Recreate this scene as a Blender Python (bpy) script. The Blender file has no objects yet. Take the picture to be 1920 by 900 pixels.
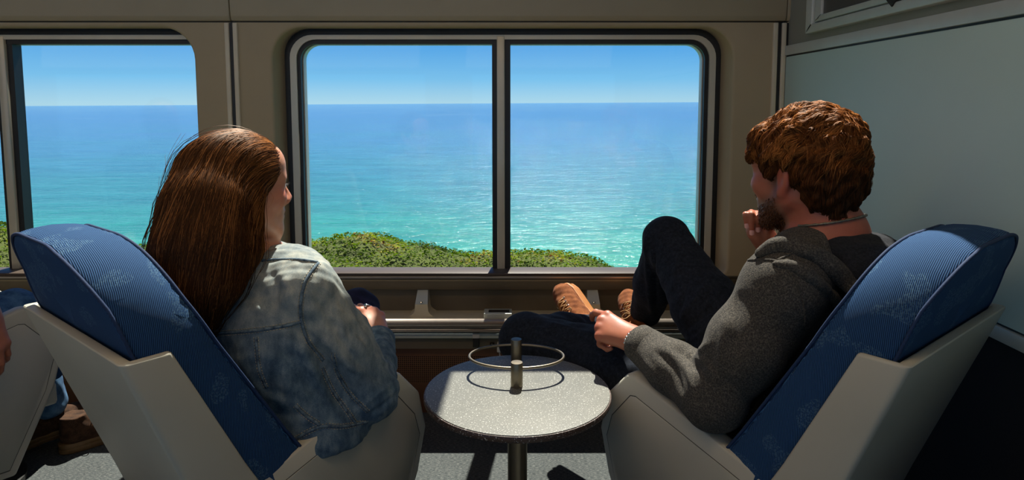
import bpy, bmesh, math, random
import numpy as np
from mathutils import Vector, Matrix
from mathutils.bvhtree import BVHTree

random.seed(7); RNG = np.random.default_rng(11)
scene = bpy.context.scene
COL = scene.collection

# ------------------------------------------------------------------ camera, sky, sun, exposure
F, H, PITCH, V0 = 1240.0, 1.20, math.radians(5.33), 309.0
cam_d = bpy.data.cameras.new('camera'); cam = bpy.data.objects.new('camera', cam_d); COL.objects.link(cam)
cam.location = (0, 0, H); cam.rotation_euler = (math.pi/2 - PITCH, 0, 0)
cam_d.sensor_width = 36; cam_d.lens = F/1920*36
cam_d.shift_y = -(450-V0)/1920; cam_d.clip_start = 0.02; cam_d.clip_end = 200000
scene.camera = cam

def lin(c):
    return tuple(((x/255)/12.92 if x/255 <= 0.04045 else ((x/255+0.055)/1.055)**2.4) for x in c)

world = bpy.data.worlds.new('sky'); scene.world = world; world.use_nodes = True
wn = world.node_tree; wn.nodes.clear()
w_out = wn.nodes.new('ShaderNodeOutputWorld'); w_bg = wn.nodes.new('ShaderNodeBackground')
w_geo = wn.nodes.new('ShaderNodeNewGeometry'); w_sep = wn.nodes.new('ShaderNodeSeparateXYZ')
w_map = wn.nodes.new('ShaderNodeMapRange'); w_ramp = wn.nodes.new('ShaderNodeValToRGB')
w_map.inputs[1].default_value = -1.0; w_map.inputs[2].default_value = 0.0   # incoming z: 0 at horizon, -1 at zenith
w_map.inputs[3].default_value = 1.0; w_map.inputs[4].default_value = 0.0
wn.links.new(w_geo.outputs['Incoming'], w_sep.inputs[0]); wn.links.new(w_sep.outputs[2], w_map.inputs[0])
wn.links.new(w_map.outputs[0], w_ramp.inputs[0]); wn.links.new(w_ramp.outputs[0], w_bg.inputs[0])
wn.links.new(w_bg.outputs[0], w_out.inputs[0])
els = w_ramp.color_ramp.elements
els[0].position = 0.0; els[0].color = (*lin((178, 220, 240)), 1)
els[1].position = 0.035; els[1].color = (*lin((128, 198, 243)), 1)
for p, c in ((0.085, (88, 170, 238)), (0.2, (60, 130, 204)), (0.5, (40, 86, 146)), (1.0, (32, 68, 118))):
    e = els.new(p); e.color = (*lin(c), 1)
SKY = 1.0
w_bg.inputs[1].default_value = SKY

sun_d = bpy.data.lights.new('sun', 'SUN'); sun = bpy.data.objects.new('sun', sun_d); COL.objects.link(sun)
SUN_DIR = Vector((-0.065, -1/1.8, -1.0))          # direction the light travels
sun.rotation_euler = SUN_DIR.to_track_quat('-Z', 'Y').to_euler(); sun.location = (0.5, 6, 9)
sun_d.energy = 10.0; sun_d.angle = math.radians(0.6); sun_d.color = (1.0, 0.95, 0.86)

vs = scene.view_settings
vs.view_transform = 'Standard'; vs.look = 'None'; vs.gamma = 1; vs.use_curve_mapping = False; vs.exposure = 0.0

# ------------------------------------------------------------------ helpers
CP, SP = math.cos(PITCH), math.sin(PITCH)
def ray(u, v):
    x, y = (u-960)/F, -(v-V0)/F
    return Vector((x, CP + y*SP, -SP + y*CP))
def W(u, v, Y):
    d = ray(u, v); return Vector((0, 0, H)) + d*(Y/d.y)
def WX(u, v, X):
    d = ray(u, v); return Vector((0, 0, H)) + d*(X/d.x)
def proj(p):
    dz = p[2]-H; zc = p[1]*CP - dz*SP; yc = p[1]*SP + dz*CP
    return 960+F*p[0]/zc, V0-F*yc/zc

def nrm(v):
    v = np.asarray(v, float); return v/np.linalg.norm(v)

def mk(name, verts, faces, mat, parent=None, smooth=True, loc=None):
    me = bpy.data.meshes.new(name)
    verts = np.asarray(verts, np.float32).reshape(-1, 3)
    if isinstance(faces, np.ndarray):
        nf, k = faces.shape
        me.vertices.add(len(verts)); me.vertices.foreach_set('co', verts.ravel())
        me.loops.add(nf*k); me.loops.foreach_set('vertex_index', faces.astype(np.int32).ravel())
        me.polygons.add(nf); me.polygons.foreach_set('loop_start', np.arange(0, nf*k, k, dtype=np.int32))
        me.polygons.foreach_set('loop_total', np.full(nf, k, np.int32))
        me.update(calc_edges=True)
    else:
        me.from_pydata([tuple(map(float, v)) for v in verts], [], [tuple(map(int, f)) for f in faces]); me.update()
    me.validate()
    if smooth: me.polygons.foreach_set('use_smooth', np.ones(len(me.polygons), bool))
    if mat is not None: me.materials.append(mat)
    o = bpy.data.objects.new(name, me); COL.objects.link(o)
    if parent is not None: adopt(o, parent)
    return o
def adopt(o, parent):
    o.parent = parent
    if parent.get('_world'):                       # parts of this thing are written in world coordinates
        o.matrix_parent_inverse = Matrix.Translation(Vector(parent.location)).inverted()
def empty(name, loc=(0, 0, 0), rz=0.0, world=False):
    o = bpy.data.objects.new(name, None); COL.objects.link(o); o.empty_display_size = 0.05
    o.location = loc; o.rotation_euler = (0, 0, rz)
    if world: o['_world'] = 1
    return o
def tag(o, label=None, cat=None, group=None, kind=None):
    if label: o['label'] = label
    if cat: o['category'] = cat
    if group: o['group'] = group
    if kind: o['kind'] = kind
    return o
def bm_mk(name, bm, mat, parent=None, smooth=False, bevel=0.0, seg=2):
    if bevel > 0:
        bmesh.ops.bevel(bm, geom=list(bm.edges), offset=bevel, segments=seg, affect='EDGES', profile=0.5, clamp_overlap=True)
    bmesh.ops.recalc_face_normals(bm, faces=list(bm.faces))
    me = bpy.data.meshes.new(name); bm.to_mesh(me); bm.free()
    if smooth or bevel > 0:
        me.polygons.foreach_set('use_smooth', np.ones(len(me.polygons), bool))
        if bevel > 0 and not smooth: me.set_sharp_from_angle(angle=math.radians(50))
    if mat is not None: me.materials.append(mat)
    o = bpy.data.objects.new(name, me); COL.objects.link(o)
    if parent is not None: adopt(o, parent)
    return o
def box(name, lo, hi, mat, parent=None, bevel=0.0, seg=2):
    bm = bmesh.new(); bmesh.ops.create_cube(bm, size=1)
    for v in bm.verts:
        for i in range(3): v.co[i] = (lo[i]+hi[i])/2 + v.co[i]*(hi[i]-lo[i])
    return bm_mk(name, bm, mat, parent, bevel=bevel, seg=seg)
def prism(name, poly, axis, a0, a1, mat, parent=None, bevel=0.0, seg=2):
    """poly in the two other axes (in order), extruded along axis from a0 to a1"""
    bm = bmesh.new()
    def P(p, a):
        l = list(p); l.insert(axis, a); return l
    A = [bm.verts.new(P(p, a0)) for p in poly]; B = [bm.verts.new(P(p, a1)) for p in poly]
    bm.faces.new(A); bm.faces.new(B[::-1]); n = len(poly)
    for i in range(n): bm.faces.new((A[i], B[i], B[(i+1) % n], A[(i+1) % n]))
    return bm_mk(name, bm, mat, parent, bevel=bevel, seg=seg)
def tube_data(pts, r, n=10, closed=False, cap=True, flat=None):
    pts = np.asarray(pts, float); N = len(pts)
    r = np.full(N, r) if np.isscalar(r) else np.asarray(r, float)
    if closed: T = np.roll(pts, -1, 0)-np.roll(pts, 1, 0)
    else: T = np.gradient(pts, axis=0)
    T /= np.linalg.norm(T, axis=1, keepdims=True)+1e-12
    up = np.array([0, 0, 1.0]) if abs(T[0, 2]) < 0.9 else np.array([1.0, 0, 0])
    n0 = nrm(np.cross(T[0], up)); Ns = [n0]
    for i in range(1, N):
        v = Ns[-1]-T[i]*np.dot(Ns[-1], T[i]); Ns.append(nrm(v))
    Ns = np.array(Ns); B = np.cross(T, Ns)
    if closed:                                     # unwind the twist
        e = Ns[-1]-T[0]*np.dot(Ns[-1], T[0]); ang = math.atan2(np.dot(e, B[0]), np.dot(e, Ns[0]))
        for i in range(N):
            a = -ang*i/N; c, s = math.cos(a), math.sin(a)
            Ns[i], B[i] = c*Ns[i]+s*B[i], -s*Ns[i]+c*B[i]
    a = np.linspace(0, 2*np.pi, n, endpoint=False)
    V = pts[:, None]+(np.cos(a)[None, :, None]*Ns[:, None]+np.sin(a)[None, :, None]*B[:, None])*r[:, None, None]
    V = V.reshape(-1, 3); Fs = []
    M = N if closed else N-1
    for i in range(M):
        j = (i+1) % N
        for k in range(n):
            l = (k+1) % n; Fs.append((i*n+k, i*n+l, j*n+l, j*n+k))
    if cap and not closed:
        Fs.append(tuple(range(n))[::-1]); Fs.append(tuple((N-1)*n+k for k in range(n)))
    return V, Fs
def tube(name, pts, r, mat, parent=None, n=10, closed=False):
    V, Fs = tube_data(pts, r, n, closed); return mk(name, V, Fs, mat, parent)
def multi(name, items, mat, parent=None):
    """several (verts, faces) pieces of one part"""
    V, Fs, o = [], [], 0
    for v, f in items:
        V.append(np.asarray(v)); Fs += [tuple(i+o for i in q) for q in f]; o += len(v)
    return mk(name, np.concatenate(V), Fs, mat, parent)
def lathe(name, prof, mat, parent=None, center=(0, 0, 0), n=40, sx=1.0, sy=1.0):
    V, Fs = [], []
    for r, z in prof:
        for k in range(n):
            a = 2*math.pi*k/n; V.append((center[0]+r*sx*math.cos(a), center[1]+r*sy*math.sin(a), center[2]+z))
    m = len(prof)
    for i in range(m-1):
        for k in range(n):
            l = (k+1) % n; Fs.append((i*n+k, i*n+l, (i+1)*n+l, (i+1)*n+k))
    Fs.append(tuple(range(n))[::-1]); Fs.append(tuple((m-1)*n+k for k in range(n)))
    o = mk(name, V, Fs, mat, parent); o.data.set_sharp_from_angle(angle=math.radians(40)); return o
def catmull(pts, n=8, closed=False):
    P = np.asarray(pts, float); out = []; N = len(P)
    M = N if closed else N-1
    for i in range(M):
        if closed: p0, p1, p2, p3 = P[i-1], P[i], P[(i+1) % N], P[(i+2) % N]
        else: p0, p1, p2, p3 = P[max(i-1, 0)], P[i], P[i+1], P[min(i+2, N-1)]
        for t in np.arange(n)/n:
            out.append(0.5*((2*p1)+(-p0+p2)*t+(2*p0-5*p1+4*p2-p3)*t*t+(-p0+3*p1-3*p2+p3)*t**3))
    if not closed: out.append(P[-1])
    return np.array(out)
def rrect(x0, x1, z0, z1, r, n=8):
    if np.isscalar(r): r = (r,)*4                  # order: (x1,z1) (x0,z1) (x0,z0) (x1,z0)
    out = []
    for (cx, cz, a0), rr in zip(((x1, z1, 0), (x0, z1, 90), (x0, z0, 180), (x1, z0, 270)), r):
        sx = -1 if cx == x1 else 1; sz = -1 if cz == z1 else 1
        for k in range(n+1):
            a = math.radians(a0+90*k/n); out.append((cx+sx*rr+rr*math.cos(a), cz+sz*rr+rr*math.sin(a)))
    return out
def loft_y(name, loops, mat, parent=None, closed_ring=False, smooth=True):
    """loops: list of (pts[(x,z)], y)"""
    n = len(loops[0][0]); V = []; Fs = []
    for L, y in loops: V += [(x, y, z) for x, z in L]
    m = len(loops)
    for i in range(m if closed_ring else m-1):
        j = (i+1) % m
        for k in range(n):
            l = (k+1) % n; Fs.append((i*n+k, i*n+l, j*n+l, j*n+k))
    o = mk(name, V, Fs, mat, parent, smooth=smooth)
    bm = bmesh.new(); bm.from_mesh(o.data); bmesh.ops.recalc_face_normals(bm, faces=list(bm.faces)); bm.to_mesh(o.data); bm.free()
    if smooth: o.data.set_sharp_from_angle(angle=math.radians(45))
    return o

# ------------------------------------------------------------------ materials
def newmat(name):
    m = bpy.data.materials.new(name); m.use_nodes = True
    return m, m.node_tree, m.node_tree.nodes['Principled BSDF']
def N(nt, t, **kw):
    n = nt.nodes.new(t)
    for k, v in kw.items(): setattr(n, k, v)
    return n
def ramp(nt, fac, stops):
    r = N(nt, 'ShaderNodeValToRGB'); e = r.color_ramp.elements
    e[0].position, e[0].color = stops[0][0], (*stops[0][1], 1)
    e[1].position, e[1].color = stops[1][0], (*stops[1][1], 1)
    for p, c in stops[2:]:
        x = e.new(p); x.color = (*c, 1)
    if fac is not None: nt.links.new(fac, r.inputs[0])
    return r
def noise(nt, scale, detail=4, rough=0.55, coord='Object', stretch=None):
    tc = N(nt, 'ShaderNodeTexCoord'); n = N(nt, 'ShaderNodeTexNoise')
    n.inputs['Scale'].default_value = scale; n.inputs['Detail'].default_value = detail; n.inputs['Roughness'].default_value = rough
    if stretch:
        mp = N(nt, 'ShaderNodeMapping'); mp.inputs['Scale'].default_value = stretch
        nt.links.new(tc.outputs[coord], mp.inputs[0]); nt.links.new(mp.outputs[0], n.inputs['Vector'])
    else: nt.links.new(tc.outputs[coord], n.inputs['Vector'])
    return n
def bump(nt, b, height, strength=0.3, dist=0.002, chain=None):
    bp = N(nt, 'ShaderNodeBump'); bp.inputs['Strength'].default_value = strength; bp.inputs['Distance'].default_value = dist
    nt.links.new(height, bp.inputs['Height'])
    if chain is not None: nt.links.new(chain, bp.inputs['Normal'])
    nt.links.new(bp.outputs[0], b.inputs['Normal']); return bp.outputs[0]
def simple(name, c, rough=0.5, metal=0.0, var=0.12, scale=8.0, bumpy=0.0, bscale=400, spec=0.5, sheen=0.0):
    m, nt, b = newmat(name)
    n = noise(nt, scale)
    c = np.array(c); r = ramp(nt, n.outputs['Fac'], [(0.3, tuple(c*(1-var))), (0.7, tuple(np.minimum(c*(1+var), 1)))])
    nt.links.new(r.outputs[0], b.inputs['Base Color'])
    b.inputs['Roughness'].default_value = rough; b.inputs['Metallic'].default_value = metal
    b.inputs['Specular IOR Level'].default_value = spec
    if sheen: b.inputs['Sheen Weight'].default_value = sheen; b.inputs['Sheen Roughness'].default_value = 0.5
    if bumpy:
        nb = noise(nt, bscale, 3); bump(nt, b, nb.outputs['Fac'], bumpy, 0.001)
    return m
M = {}
M['wall'] = simple('wall_plastic', lin((176, 161, 129)), 0.68, var=0.05, scale=3, bumpy=0.05, bscale=300, spec=0.25)
M['header'] = simple('header_plastic', lin((168, 156, 125)), 0.5, var=0.05, scale=3)
M['rib'] = simple('rib_plastic', lin((212, 202, 172)), 0.45, var=0.05)
M['rubber'] = simple('black_rubber', lin((32, 31, 29)), 0.45, var=0.1)
M['trim'] = simple('cream_trim', lin((206, 200, 180)), 0.35, metal=0.2, var=0.04)
M['steel'] = simple('brushed_steel', lin((204, 190, 176)), 0.36, metal=0.7, var=0.06, scale=30)
M['darksteel'] = simple('brown_steel', lin((116, 106, 88)), 0.42, metal=0.4, var=0.10, scale=6)
M['alu'] = simple('aluminium', lin((196, 202, 192)), 0.45, metal=0.25, var=0.05, scale=12)
M['bulk'] = simple('bulkhead_panel', lin((196, 222, 212)), 0.5, var=0.03, scale=2, bumpy=0.05, bscale=250)
M['bulkband'] = simple('bulkhead_band', lin((140, 142, 128)), 0.55, var=0.05, scale=2)
M['screen'] = simple('dark_screen', lin((70, 72, 70)), 0.3, var=0.05)
M['wains'] = simple('wainscot_carpet', lin((20, 21, 23)), 0.95, var=0.25, scale=200)
M['ceil'] = simple('ceiling_plastic', lin((196, 192, 178)), 0.6, var=0.04)
M['shell'] = simple('chair_shell', lin((184, 181, 164)), 0.42, var=0.04, scale=4, bumpy=0.08, bscale=900)
M['shelldark'] = simple('chair_groove', lin((70, 72, 66)), 0.5, var=0.04)
M['gunmetal'] = simple('table_post_metal', lin((132, 122, 104)), 0.36, metal=0.85, var=0.05, scale=40)
M['blackmetal'] = simple('pole_metal', lin((60, 60, 58)), 0.4, metal=0.6, var=0.05)
M['white'] = simple('white_plastic', lin((205, 205, 200)), 0.4, var=0.03)
M['sill'] = simple('brown_sill', lin((74, 60, 48)), 0.45, var=0.1)
M['copper'] = simple('copper_brown_metal', lin((120, 84, 62)), 0.4, metal=0.6, var=0.12, scale=5)

def mat_carpet():
    m, nt, b = newmat('grey_loop_carpet')
    n1 = noise(nt, 260, 3, 0.8, stretch=(0.35, 1.6, 1)); n2 = noise(nt, 6, 3)
    r = ramp(nt, n1.outputs['Fac'], [(0.32, lin((40, 44, 46))), (0.5, lin((78, 84, 84))), (0.68, lin((140, 140, 134)))])
    mx = N(nt, 'ShaderNodeMix', data_type='RGBA', blend_type='MULTIPLY'); mx.inputs[0].default_value = 0.35
    nt.links.new(r.outputs[0], mx.inputs[6]); nt.links.new(n2.outputs['Fac'], mx.inputs[7])
    nt.links.new(mx.outputs[2], b.inputs['Base Color']); b.inputs['Roughness'].default_value = 0.95
    bump(nt, b, n1.outputs['Fac'], 0.8, 0.004); return m
M['carpet'] = mat_carpet()

def mat_granite(edge=False):
    m, nt, b = newmat('table_edge_laminate' if edge else 'speckled_laminate')
    n1 = noise(nt, 420, 2, 0.6); n2 = noise(nt, 12, 3); n3 = noise(nt, 300, 1, 0.3)
    base = ramp(nt, n2.outputs['Fac'], [(0.3, lin((66, 50, 42)) if edge else lin((97, 98, 90))), (0.7, lin((84, 66, 56)) if edge else lin((109, 109, 100)))])
    dk = ramp(nt, n1.outputs['Fac'], [(0.33, (0.45, 0.45, 0.45)), (0.45, (1, 1, 1))])
    sp = ramp(nt, n3.outputs['Fac'], [(0.655, (0, 0, 0)), (0.69, (1, 1, 1))])
    m1 = N(nt, 'ShaderNodeMix', data_type='RGBA', blend_type='MULTIPLY'); m1.inputs[0].default_value = 1
    nt.links.new(base.outputs[0], m1.inputs[6]); nt.links.new(dk.outputs[0], m1.inputs[7])
    m2 = N(nt, 'ShaderNodeMix', data_type='RGBA', blend_type='MIX'); m2.inputs[7].default_value = (*lin((178, 176, 168)), 1)
    nt.links.new(sp.outputs[0], m2.inputs[0]); nt.links.new(m1.outputs[2], m2.inputs[6])
    nt.links.new(m2.outputs[2], b.inputs['Base Color']); b.inputs['Roughness'].default_value = 0.42
    bump(nt, b, n1.outputs['Fac'], 0.06, 0.001); return m
M['granite'] = mat_granite(); M['granedge'] = mat_granite(True)

def mat_corduroy(axis=1):
    m, nt, b = newmat('blue_corduroy')
    tc = N(nt, 'ShaderNodeTexCoord'); sep = N(nt, 'ShaderNodeSeparateXYZ'); nt.links.new(tc.outputs['Object'], sep.inputs[0])
    wob = noise(nt, 5, 2); add = N(nt, 'ShaderNodeMath', operation='MULTIPLY_ADD'); add.inputs[1].default_value = 0.02
    nt.links.new(wob.outputs['Fac'], add.inputs[0]); nt.links.new(sep.outputs[axis], add.inputs[2])
    mul = N(nt, 'ShaderNodeMath', operation='MULTIPLY'); mul.inputs[1].default_value = 2*math.pi/0.0028
    nt.links.new(add.outputs[0], mul.inputs[0])
    sn = N(nt, 'ShaderNodeMath', operation='SINE'); nt.links.new(mul.outputs[0], sn.inputs[0])
    s01 = N(nt, 'ShaderNodeMapRange'); s01.inputs[1].default_value = -1; s01.inputs[2].default_value = 1; nt.links.new(sn.outputs[0], s01.inputs[0])
    col = ramp(nt, s01.outputs[0], [(0.0, (0.005, 0.018, 0.058)), (1.0, (0.034, 0.108, 0.245))])
    # woven fleck blocks
    blk = noise(nt, 17, 1, 0.3, stretch=(1, 1, 1)); fl = noise(nt, 320, 2, 0.7)
    bm_ = ramp(nt, blk.outputs['Fac'], [(0.585, (0, 0, 0)), (0.6, (1, 1, 1))])
    fm = ramp(nt, fl.outputs['Fac'], [(0.5, (0, 0, 0)), (0.58, (1, 1, 1))])
    mm = N(nt, 'ShaderNodeMix', data_type='RGBA', blend_type='MULTIPLY'); mm.inputs[0].default_value = 1
    nt.links.new(bm_.outputs[0], mm.inputs[6]); nt.links.new(fm.outputs[0], mm.inputs[7])
    fin = N(nt, 'ShaderNodeMix', data_type='RGBA'); fin.inputs[7].default_value = (*lin((84, 116, 140)), 1)
    sc_ = N(nt, 'ShaderNodeMath', operation='MULTIPLY'); sc_.inputs[1].default_value = 0.6
    nt.links.new(mm.outputs[2], sc_.inputs[0]); nt.links.new(sc_.outputs[0], fin.inputs[0]); nt.links.new(col.outputs[0], fin.inputs[6])
    nt.links.new(fin.outputs[2], b.inputs['Base Color']); b.inputs['Roughness'].default_value = 0.85
    b.inputs['Sheen Weight'].default_value = 0.06; b.inputs['Sheen Tint'].default_value = (*lin((90, 140, 220)), 1)
    b.inputs['Specular IOR Level'].default_value = 0.2
    bump(nt, b, s01.outputs[0], 0.6, 0.0015); return m
M['cord'] = mat_corduroy(); M['cordx'] = mat_corduroy(0)
M['cordpipe'] = simple('blue_piping', lin((18, 46, 84)), 0.8, var=0.2, scale=300, bumpy=0.4, bscale=600)

def mat_fabric(name, stops, scale, rough=0.9, stretch=None, bstr=0.5, weave=900, patch=None, sheen=0.03, wdist=0.0012):
    m, nt, b = newmat(name)
    n1 = noise(nt, scale, 4, 0.6, stretch=stretch); n2 = noise(nt, weave, 2, 0.6)
    add = N(nt, 'ShaderNodeMath', operation='MULTIPLY_ADD'); add.inputs[1].default_value = 0.55
    sub = N(nt, 'ShaderNodeMath', operation='SUBTRACT'); sub.inputs[1].default_value = 0.5
    nt.links.new(n2.outputs['Fac'], sub.inputs[0]); nt.links.new(sub.outputs[0], add.inputs[0]); nt.links.new(n1.outputs['Fac'], add.inputs[2])
    r = ramp(nt, add.outputs[0], stops)
    out = r.outputs[0]
    if patch:                                      # worn and sunlit paleness painted in by the 'wear' attribute
        at = N(nt, 'ShaderNodeAttribute'); at.attribute_name = 'wear_sun'
        mx = N(nt, 'ShaderNodeMix', data_type='RGBA'); r2 = ramp(nt, add.outputs[0], patch)
        nt.links.new(at.outputs['Fac'], mx.inputs[0]); nt.links.new(out, mx.inputs[6]); nt.links.new(r2.outputs[0], mx.inputs[7]); out = mx.outputs[2]
    nt.links.new(out, b.inputs['Base Color']); b.inputs['Roughness'].default_value = rough
    b.inputs['Sheen Weight'].default_value = sheen; b.inputs['Specular IOR Level'].default_value = 0.2
    bump(nt, b, add.outputs[0], bstr, wdist); return m
M['denim'] = mat_fabric('washed_denim', [(0.25, lin((50, 70, 88))), (0.5, lin((84, 106, 122))), (0.75, lin((128, 142, 146)))], 48, stretch=(1, 1, 0.45),
                        patch=[(0.25, lin((108, 122, 126))), (0.5, lin((146, 152, 146))), (0.75, lin((176, 176, 164)))], weave=700)
M['denimseam'] = mat_fabric('denim_seam', [(0.3, lin((40, 58, 78))), (0.7, lin((120, 138, 146)))], 90, weave=800)
M['thread'] = simple('pale_thread', lin((170, 160, 135)), 0.8, var=0.1)
M['hoodie'] = mat_fabric('charcoal_heather_knit', [(0.28, lin((40, 39, 37))), (0.5, lin((68, 65, 60))), (0.72, lin((108, 102, 91)))], 330, weave=900, bstr=0.6, wdist=0.0018)
M['tee'] = mat_fabric('dark_tee_knit', [(0.3, lin((24, 26, 30))), (0.7, lin((44, 46, 51)))], 200, weave=900)
M['jeans'] = mat_fabric('dark_navy_denim', [(0.3, lin((20, 24, 31))), (0.6, lin((34, 40, 50))), (0.8, lin((52, 58, 68)))], 120, weave=800, bstr=0.35)
M['leggings'] = mat_fabric('navy_trousers', [(0.3, lin((18, 20, 40))), (0.7, lin((36, 38, 70)))], 30, weave=900)
M['bluejeans'] = mat_fabric('blue_jeans', [(0.3, lin((42, 78, 118))), (0.7, lin((90, 130, 165)))], 30, weave=800)
M['suede'] = mat_fabric('tan_suede', [(0.3, lin((104, 56, 28))), (0.6, lin((140, 82, 44))), (0.8, lin((168, 110, 66)))], 40, weave=500, bstr=0.3)
M['brownsuede'] = mat_fabric('dark_brown_leather', [(0.3, lin((44, 30, 22))), (0.7, lin((86, 60, 42)))], 40, weave=500, bstr=0.3)
M['gum'] = simple('gum_sole', lin((176, 110, 46)), 0.6, var=0.1, scale=40)
M['darksole'] = simple('boot_sole', lin((120, 92, 56)), 0.6, var=0.1, scale=40)
M['lace'] = simple('tan_lace', lin((165, 122, 74)), 0.8, var=0.15, scale=300)
M['orangelace'] = simple('orange_lace', lin((226, 150, 84)), 0.8, var=0.15, scale=300)
M['silver'] = simple('silver_metal', lin((215, 215, 210)), 0.2, metal=1.0, var=0.03)
M['onyx'] = simple('dark_stone', lin((60, 80, 84)), 0.1, var=0.1)
M['necklace'] = simple('necklace_beads', lin((120, 112, 96)), 0.35, metal=0.5, var=0.45, scale=160)

def mat_skin(name, base, ruddy):
    m, nt, b = newmat(name)
    at = N(nt, 'ShaderNodeAttribute'); at.attribute_name = 'flush'
    ab = N(nt, 'ShaderNodeAttribute'); ab.attribute_name = 'beard'
    n1 = noise(nt, 45, 3)
    c0 = ramp(nt, n1.outputs['Fac'], [(0.3, tuple(np.array(base)*0.92)), (0.7, tuple(np.array(base)*1.08))])
    mx = N(nt, 'ShaderNodeMix', data_type='RGBA'); mx.inputs[7].default_value = (*ruddy, 1)
    nt.links.new(at.outputs['Fac'], mx.inputs[0]); nt.links.new(c0.outputs[0], mx.inputs[6])
    my = N(nt, 'ShaderNodeMix', data_type='RGBA'); my.inputs[7].default_value = (*lin((66, 44, 28)), 1)
    nt.links.new(ab.outputs['Fac'], my.inputs[0]); nt.links.new(mx.outputs[2], my.inputs[6])
    nt.links.new(my.outputs[2], b.inputs['Base Color']); b.inputs['Roughness'].default_value = 0.48
    b.inputs['Subsurface Weight'].default_value = 0.25; b.inputs['Subsurface Radius'].default_value = (0.9, 0.35, 0.2); b.inputs['Subsurface Scale'].default_value = 0.006
    n2 = noise(nt, 600, 3); bump(nt, b, n2.outputs['Fac'], 0.15, 0.0006); return m
M['skinw'] = mat_skin('fair_skin', lin((200, 142, 112)), lin((194, 82, 66)))
M['skinm'] = mat_skin('tanned_skin', lin((170, 104, 77)), lin((176, 76, 56)))
M['nail'] = simple('fingernail', lin((226, 168, 158)), 0.3, var=0.05)
M['lash'] = simple('eyelash', lin((30, 22, 18)), 0.6)
M['eye'] = simple('eye_white', lin((215, 205, 198)), 0.15, var=0.03)

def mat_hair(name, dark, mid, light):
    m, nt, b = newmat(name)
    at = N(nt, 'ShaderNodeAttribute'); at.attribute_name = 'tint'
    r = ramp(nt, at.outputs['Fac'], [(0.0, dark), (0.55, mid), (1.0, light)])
    nt.links.new(r.outputs[0], b.inputs['Base Color']); b.inputs['Roughness'].default_value = 0.5
    b.inputs['Specular IOR Level'].default_value = 0.38; b.inputs['Specular Tint'].default_value = (*lin((255, 214, 170)), 1)
    tr = N(nt, 'ShaderNodeBsdfTranslucent'); mx = N(nt, 'ShaderNodeMixShader'); mx.inputs[0].default_value = 0.35; out = nt.nodes['Material Output']
    nt.links.new(r.outputs[0], tr.inputs[0]); nt.links.new(b.outputs[0], mx.inputs[1]); nt.links.new(tr.outputs[0], mx.inputs[2]); nt.links.new(mx.outputs[0], out.inputs[0])
    return m
M['hairw'] = mat_hair('auburn_hair', lin((28, 16, 8)), lin((82, 46, 21)), lin((200, 130, 70)))
M['hairm'] = mat_hair('chestnut_hair', lin((34, 20, 11)), lin((118, 66, 29)), lin((230, 150, 78)))

def mat_glass():
    m = bpy.data.materials.new('window_glass'); m.use_nodes = True; nt = m.node_tree; nt.nodes.clear()
    o = N(nt, 'ShaderNodeOutputMaterial'); t = N(nt, 'ShaderNodeBsdfTransparent'); g = N(nt, 'ShaderNodeBsdfGlossy'); mx = N(nt, 'ShaderNodeMixShader')
    t.inputs[0].default_value = (0.97, 0.985, 0.98, 1); g.inputs['Roughness'].default_value = 0.02
    lw = N(nt, 'ShaderNodeLayerWeight'); pw = N(nt, 'ShaderNodeMath', operation='POWER'); pw.inputs[1].default_value = 5
    ma = N(nt, 'ShaderNodeMath', operation='MULTIPLY_ADD'); ma.inputs[1].default_value = 0.5; ma.inputs[2].default_value = 0.02
    nt.links.new(lw.outputs['Facing'], pw.inputs[0]); nt.links.new(pw.outputs[0], ma.inputs[0]); lw = ma
    nt.links.new(lw.outputs[0], mx.inputs[0]); nt.links.new(t.outputs[0], mx.inputs[1]); nt.links.new(g.outputs[0], mx.inputs[2]); nt.links.new(mx.outputs[0], o.inputs[0]); return m
M['glass'] = mat_glass()
# ------------------------------------------------------------------ the setting: window wall, bulkhead, floor, roof
YW, YG = 2.50, 2.60                                # inner wall face, glass plane
XB = 1.03                                          # bulkhead face
XL = -4.2                                          # far end of the car built
YB = -0.50                                         # opposite wall
def wx(u, Y=YW, v=300): return W(u, v, Y).x
def wz(v, Y=YW): return W(960, v, Y).z

floor = box('floor', (XL, YB-0.1, -0.04), (XB+0.1, YW+0.2, 0.0), M['carpet']); tag(floor, kind='structure')

wall = empty('wall_front', (0, YW, 0), world=True); tag(wall, 'cream moulded train side wall around the big windows', kind='structure')
z_head = wz(41); z_sill = wz(519)
x_rib = wx(443.5); x_rib2 = wx(1452.5)
def bay_panel(x0, x1, z0, z1, op, rop, back, rback):
    outer = rrect(x0, x1, z0, z1, 0.0005)
    loops = [(outer, YW+0.13), (outer, YW)]
    for k in range(5):
        a = math.pi/2*k/4; ins = 0.012*math.sin(a); dep = 0.012*(1-math.cos(a))
        loops.append((rrect(op[0]-0.012+ins, op[1]+0.012-ins, op[2]-0.012+ins, op[3]+0.012-ins, tuple(r+0.012-ins for r in rop)), YW+dep))
    loops.append((rrect(*back, rback), YW+0.085)); loops.append((rrect(*back, rback), YW+0.13))
    return loft_y('panel', loops, M['wall'], wall)
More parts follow.
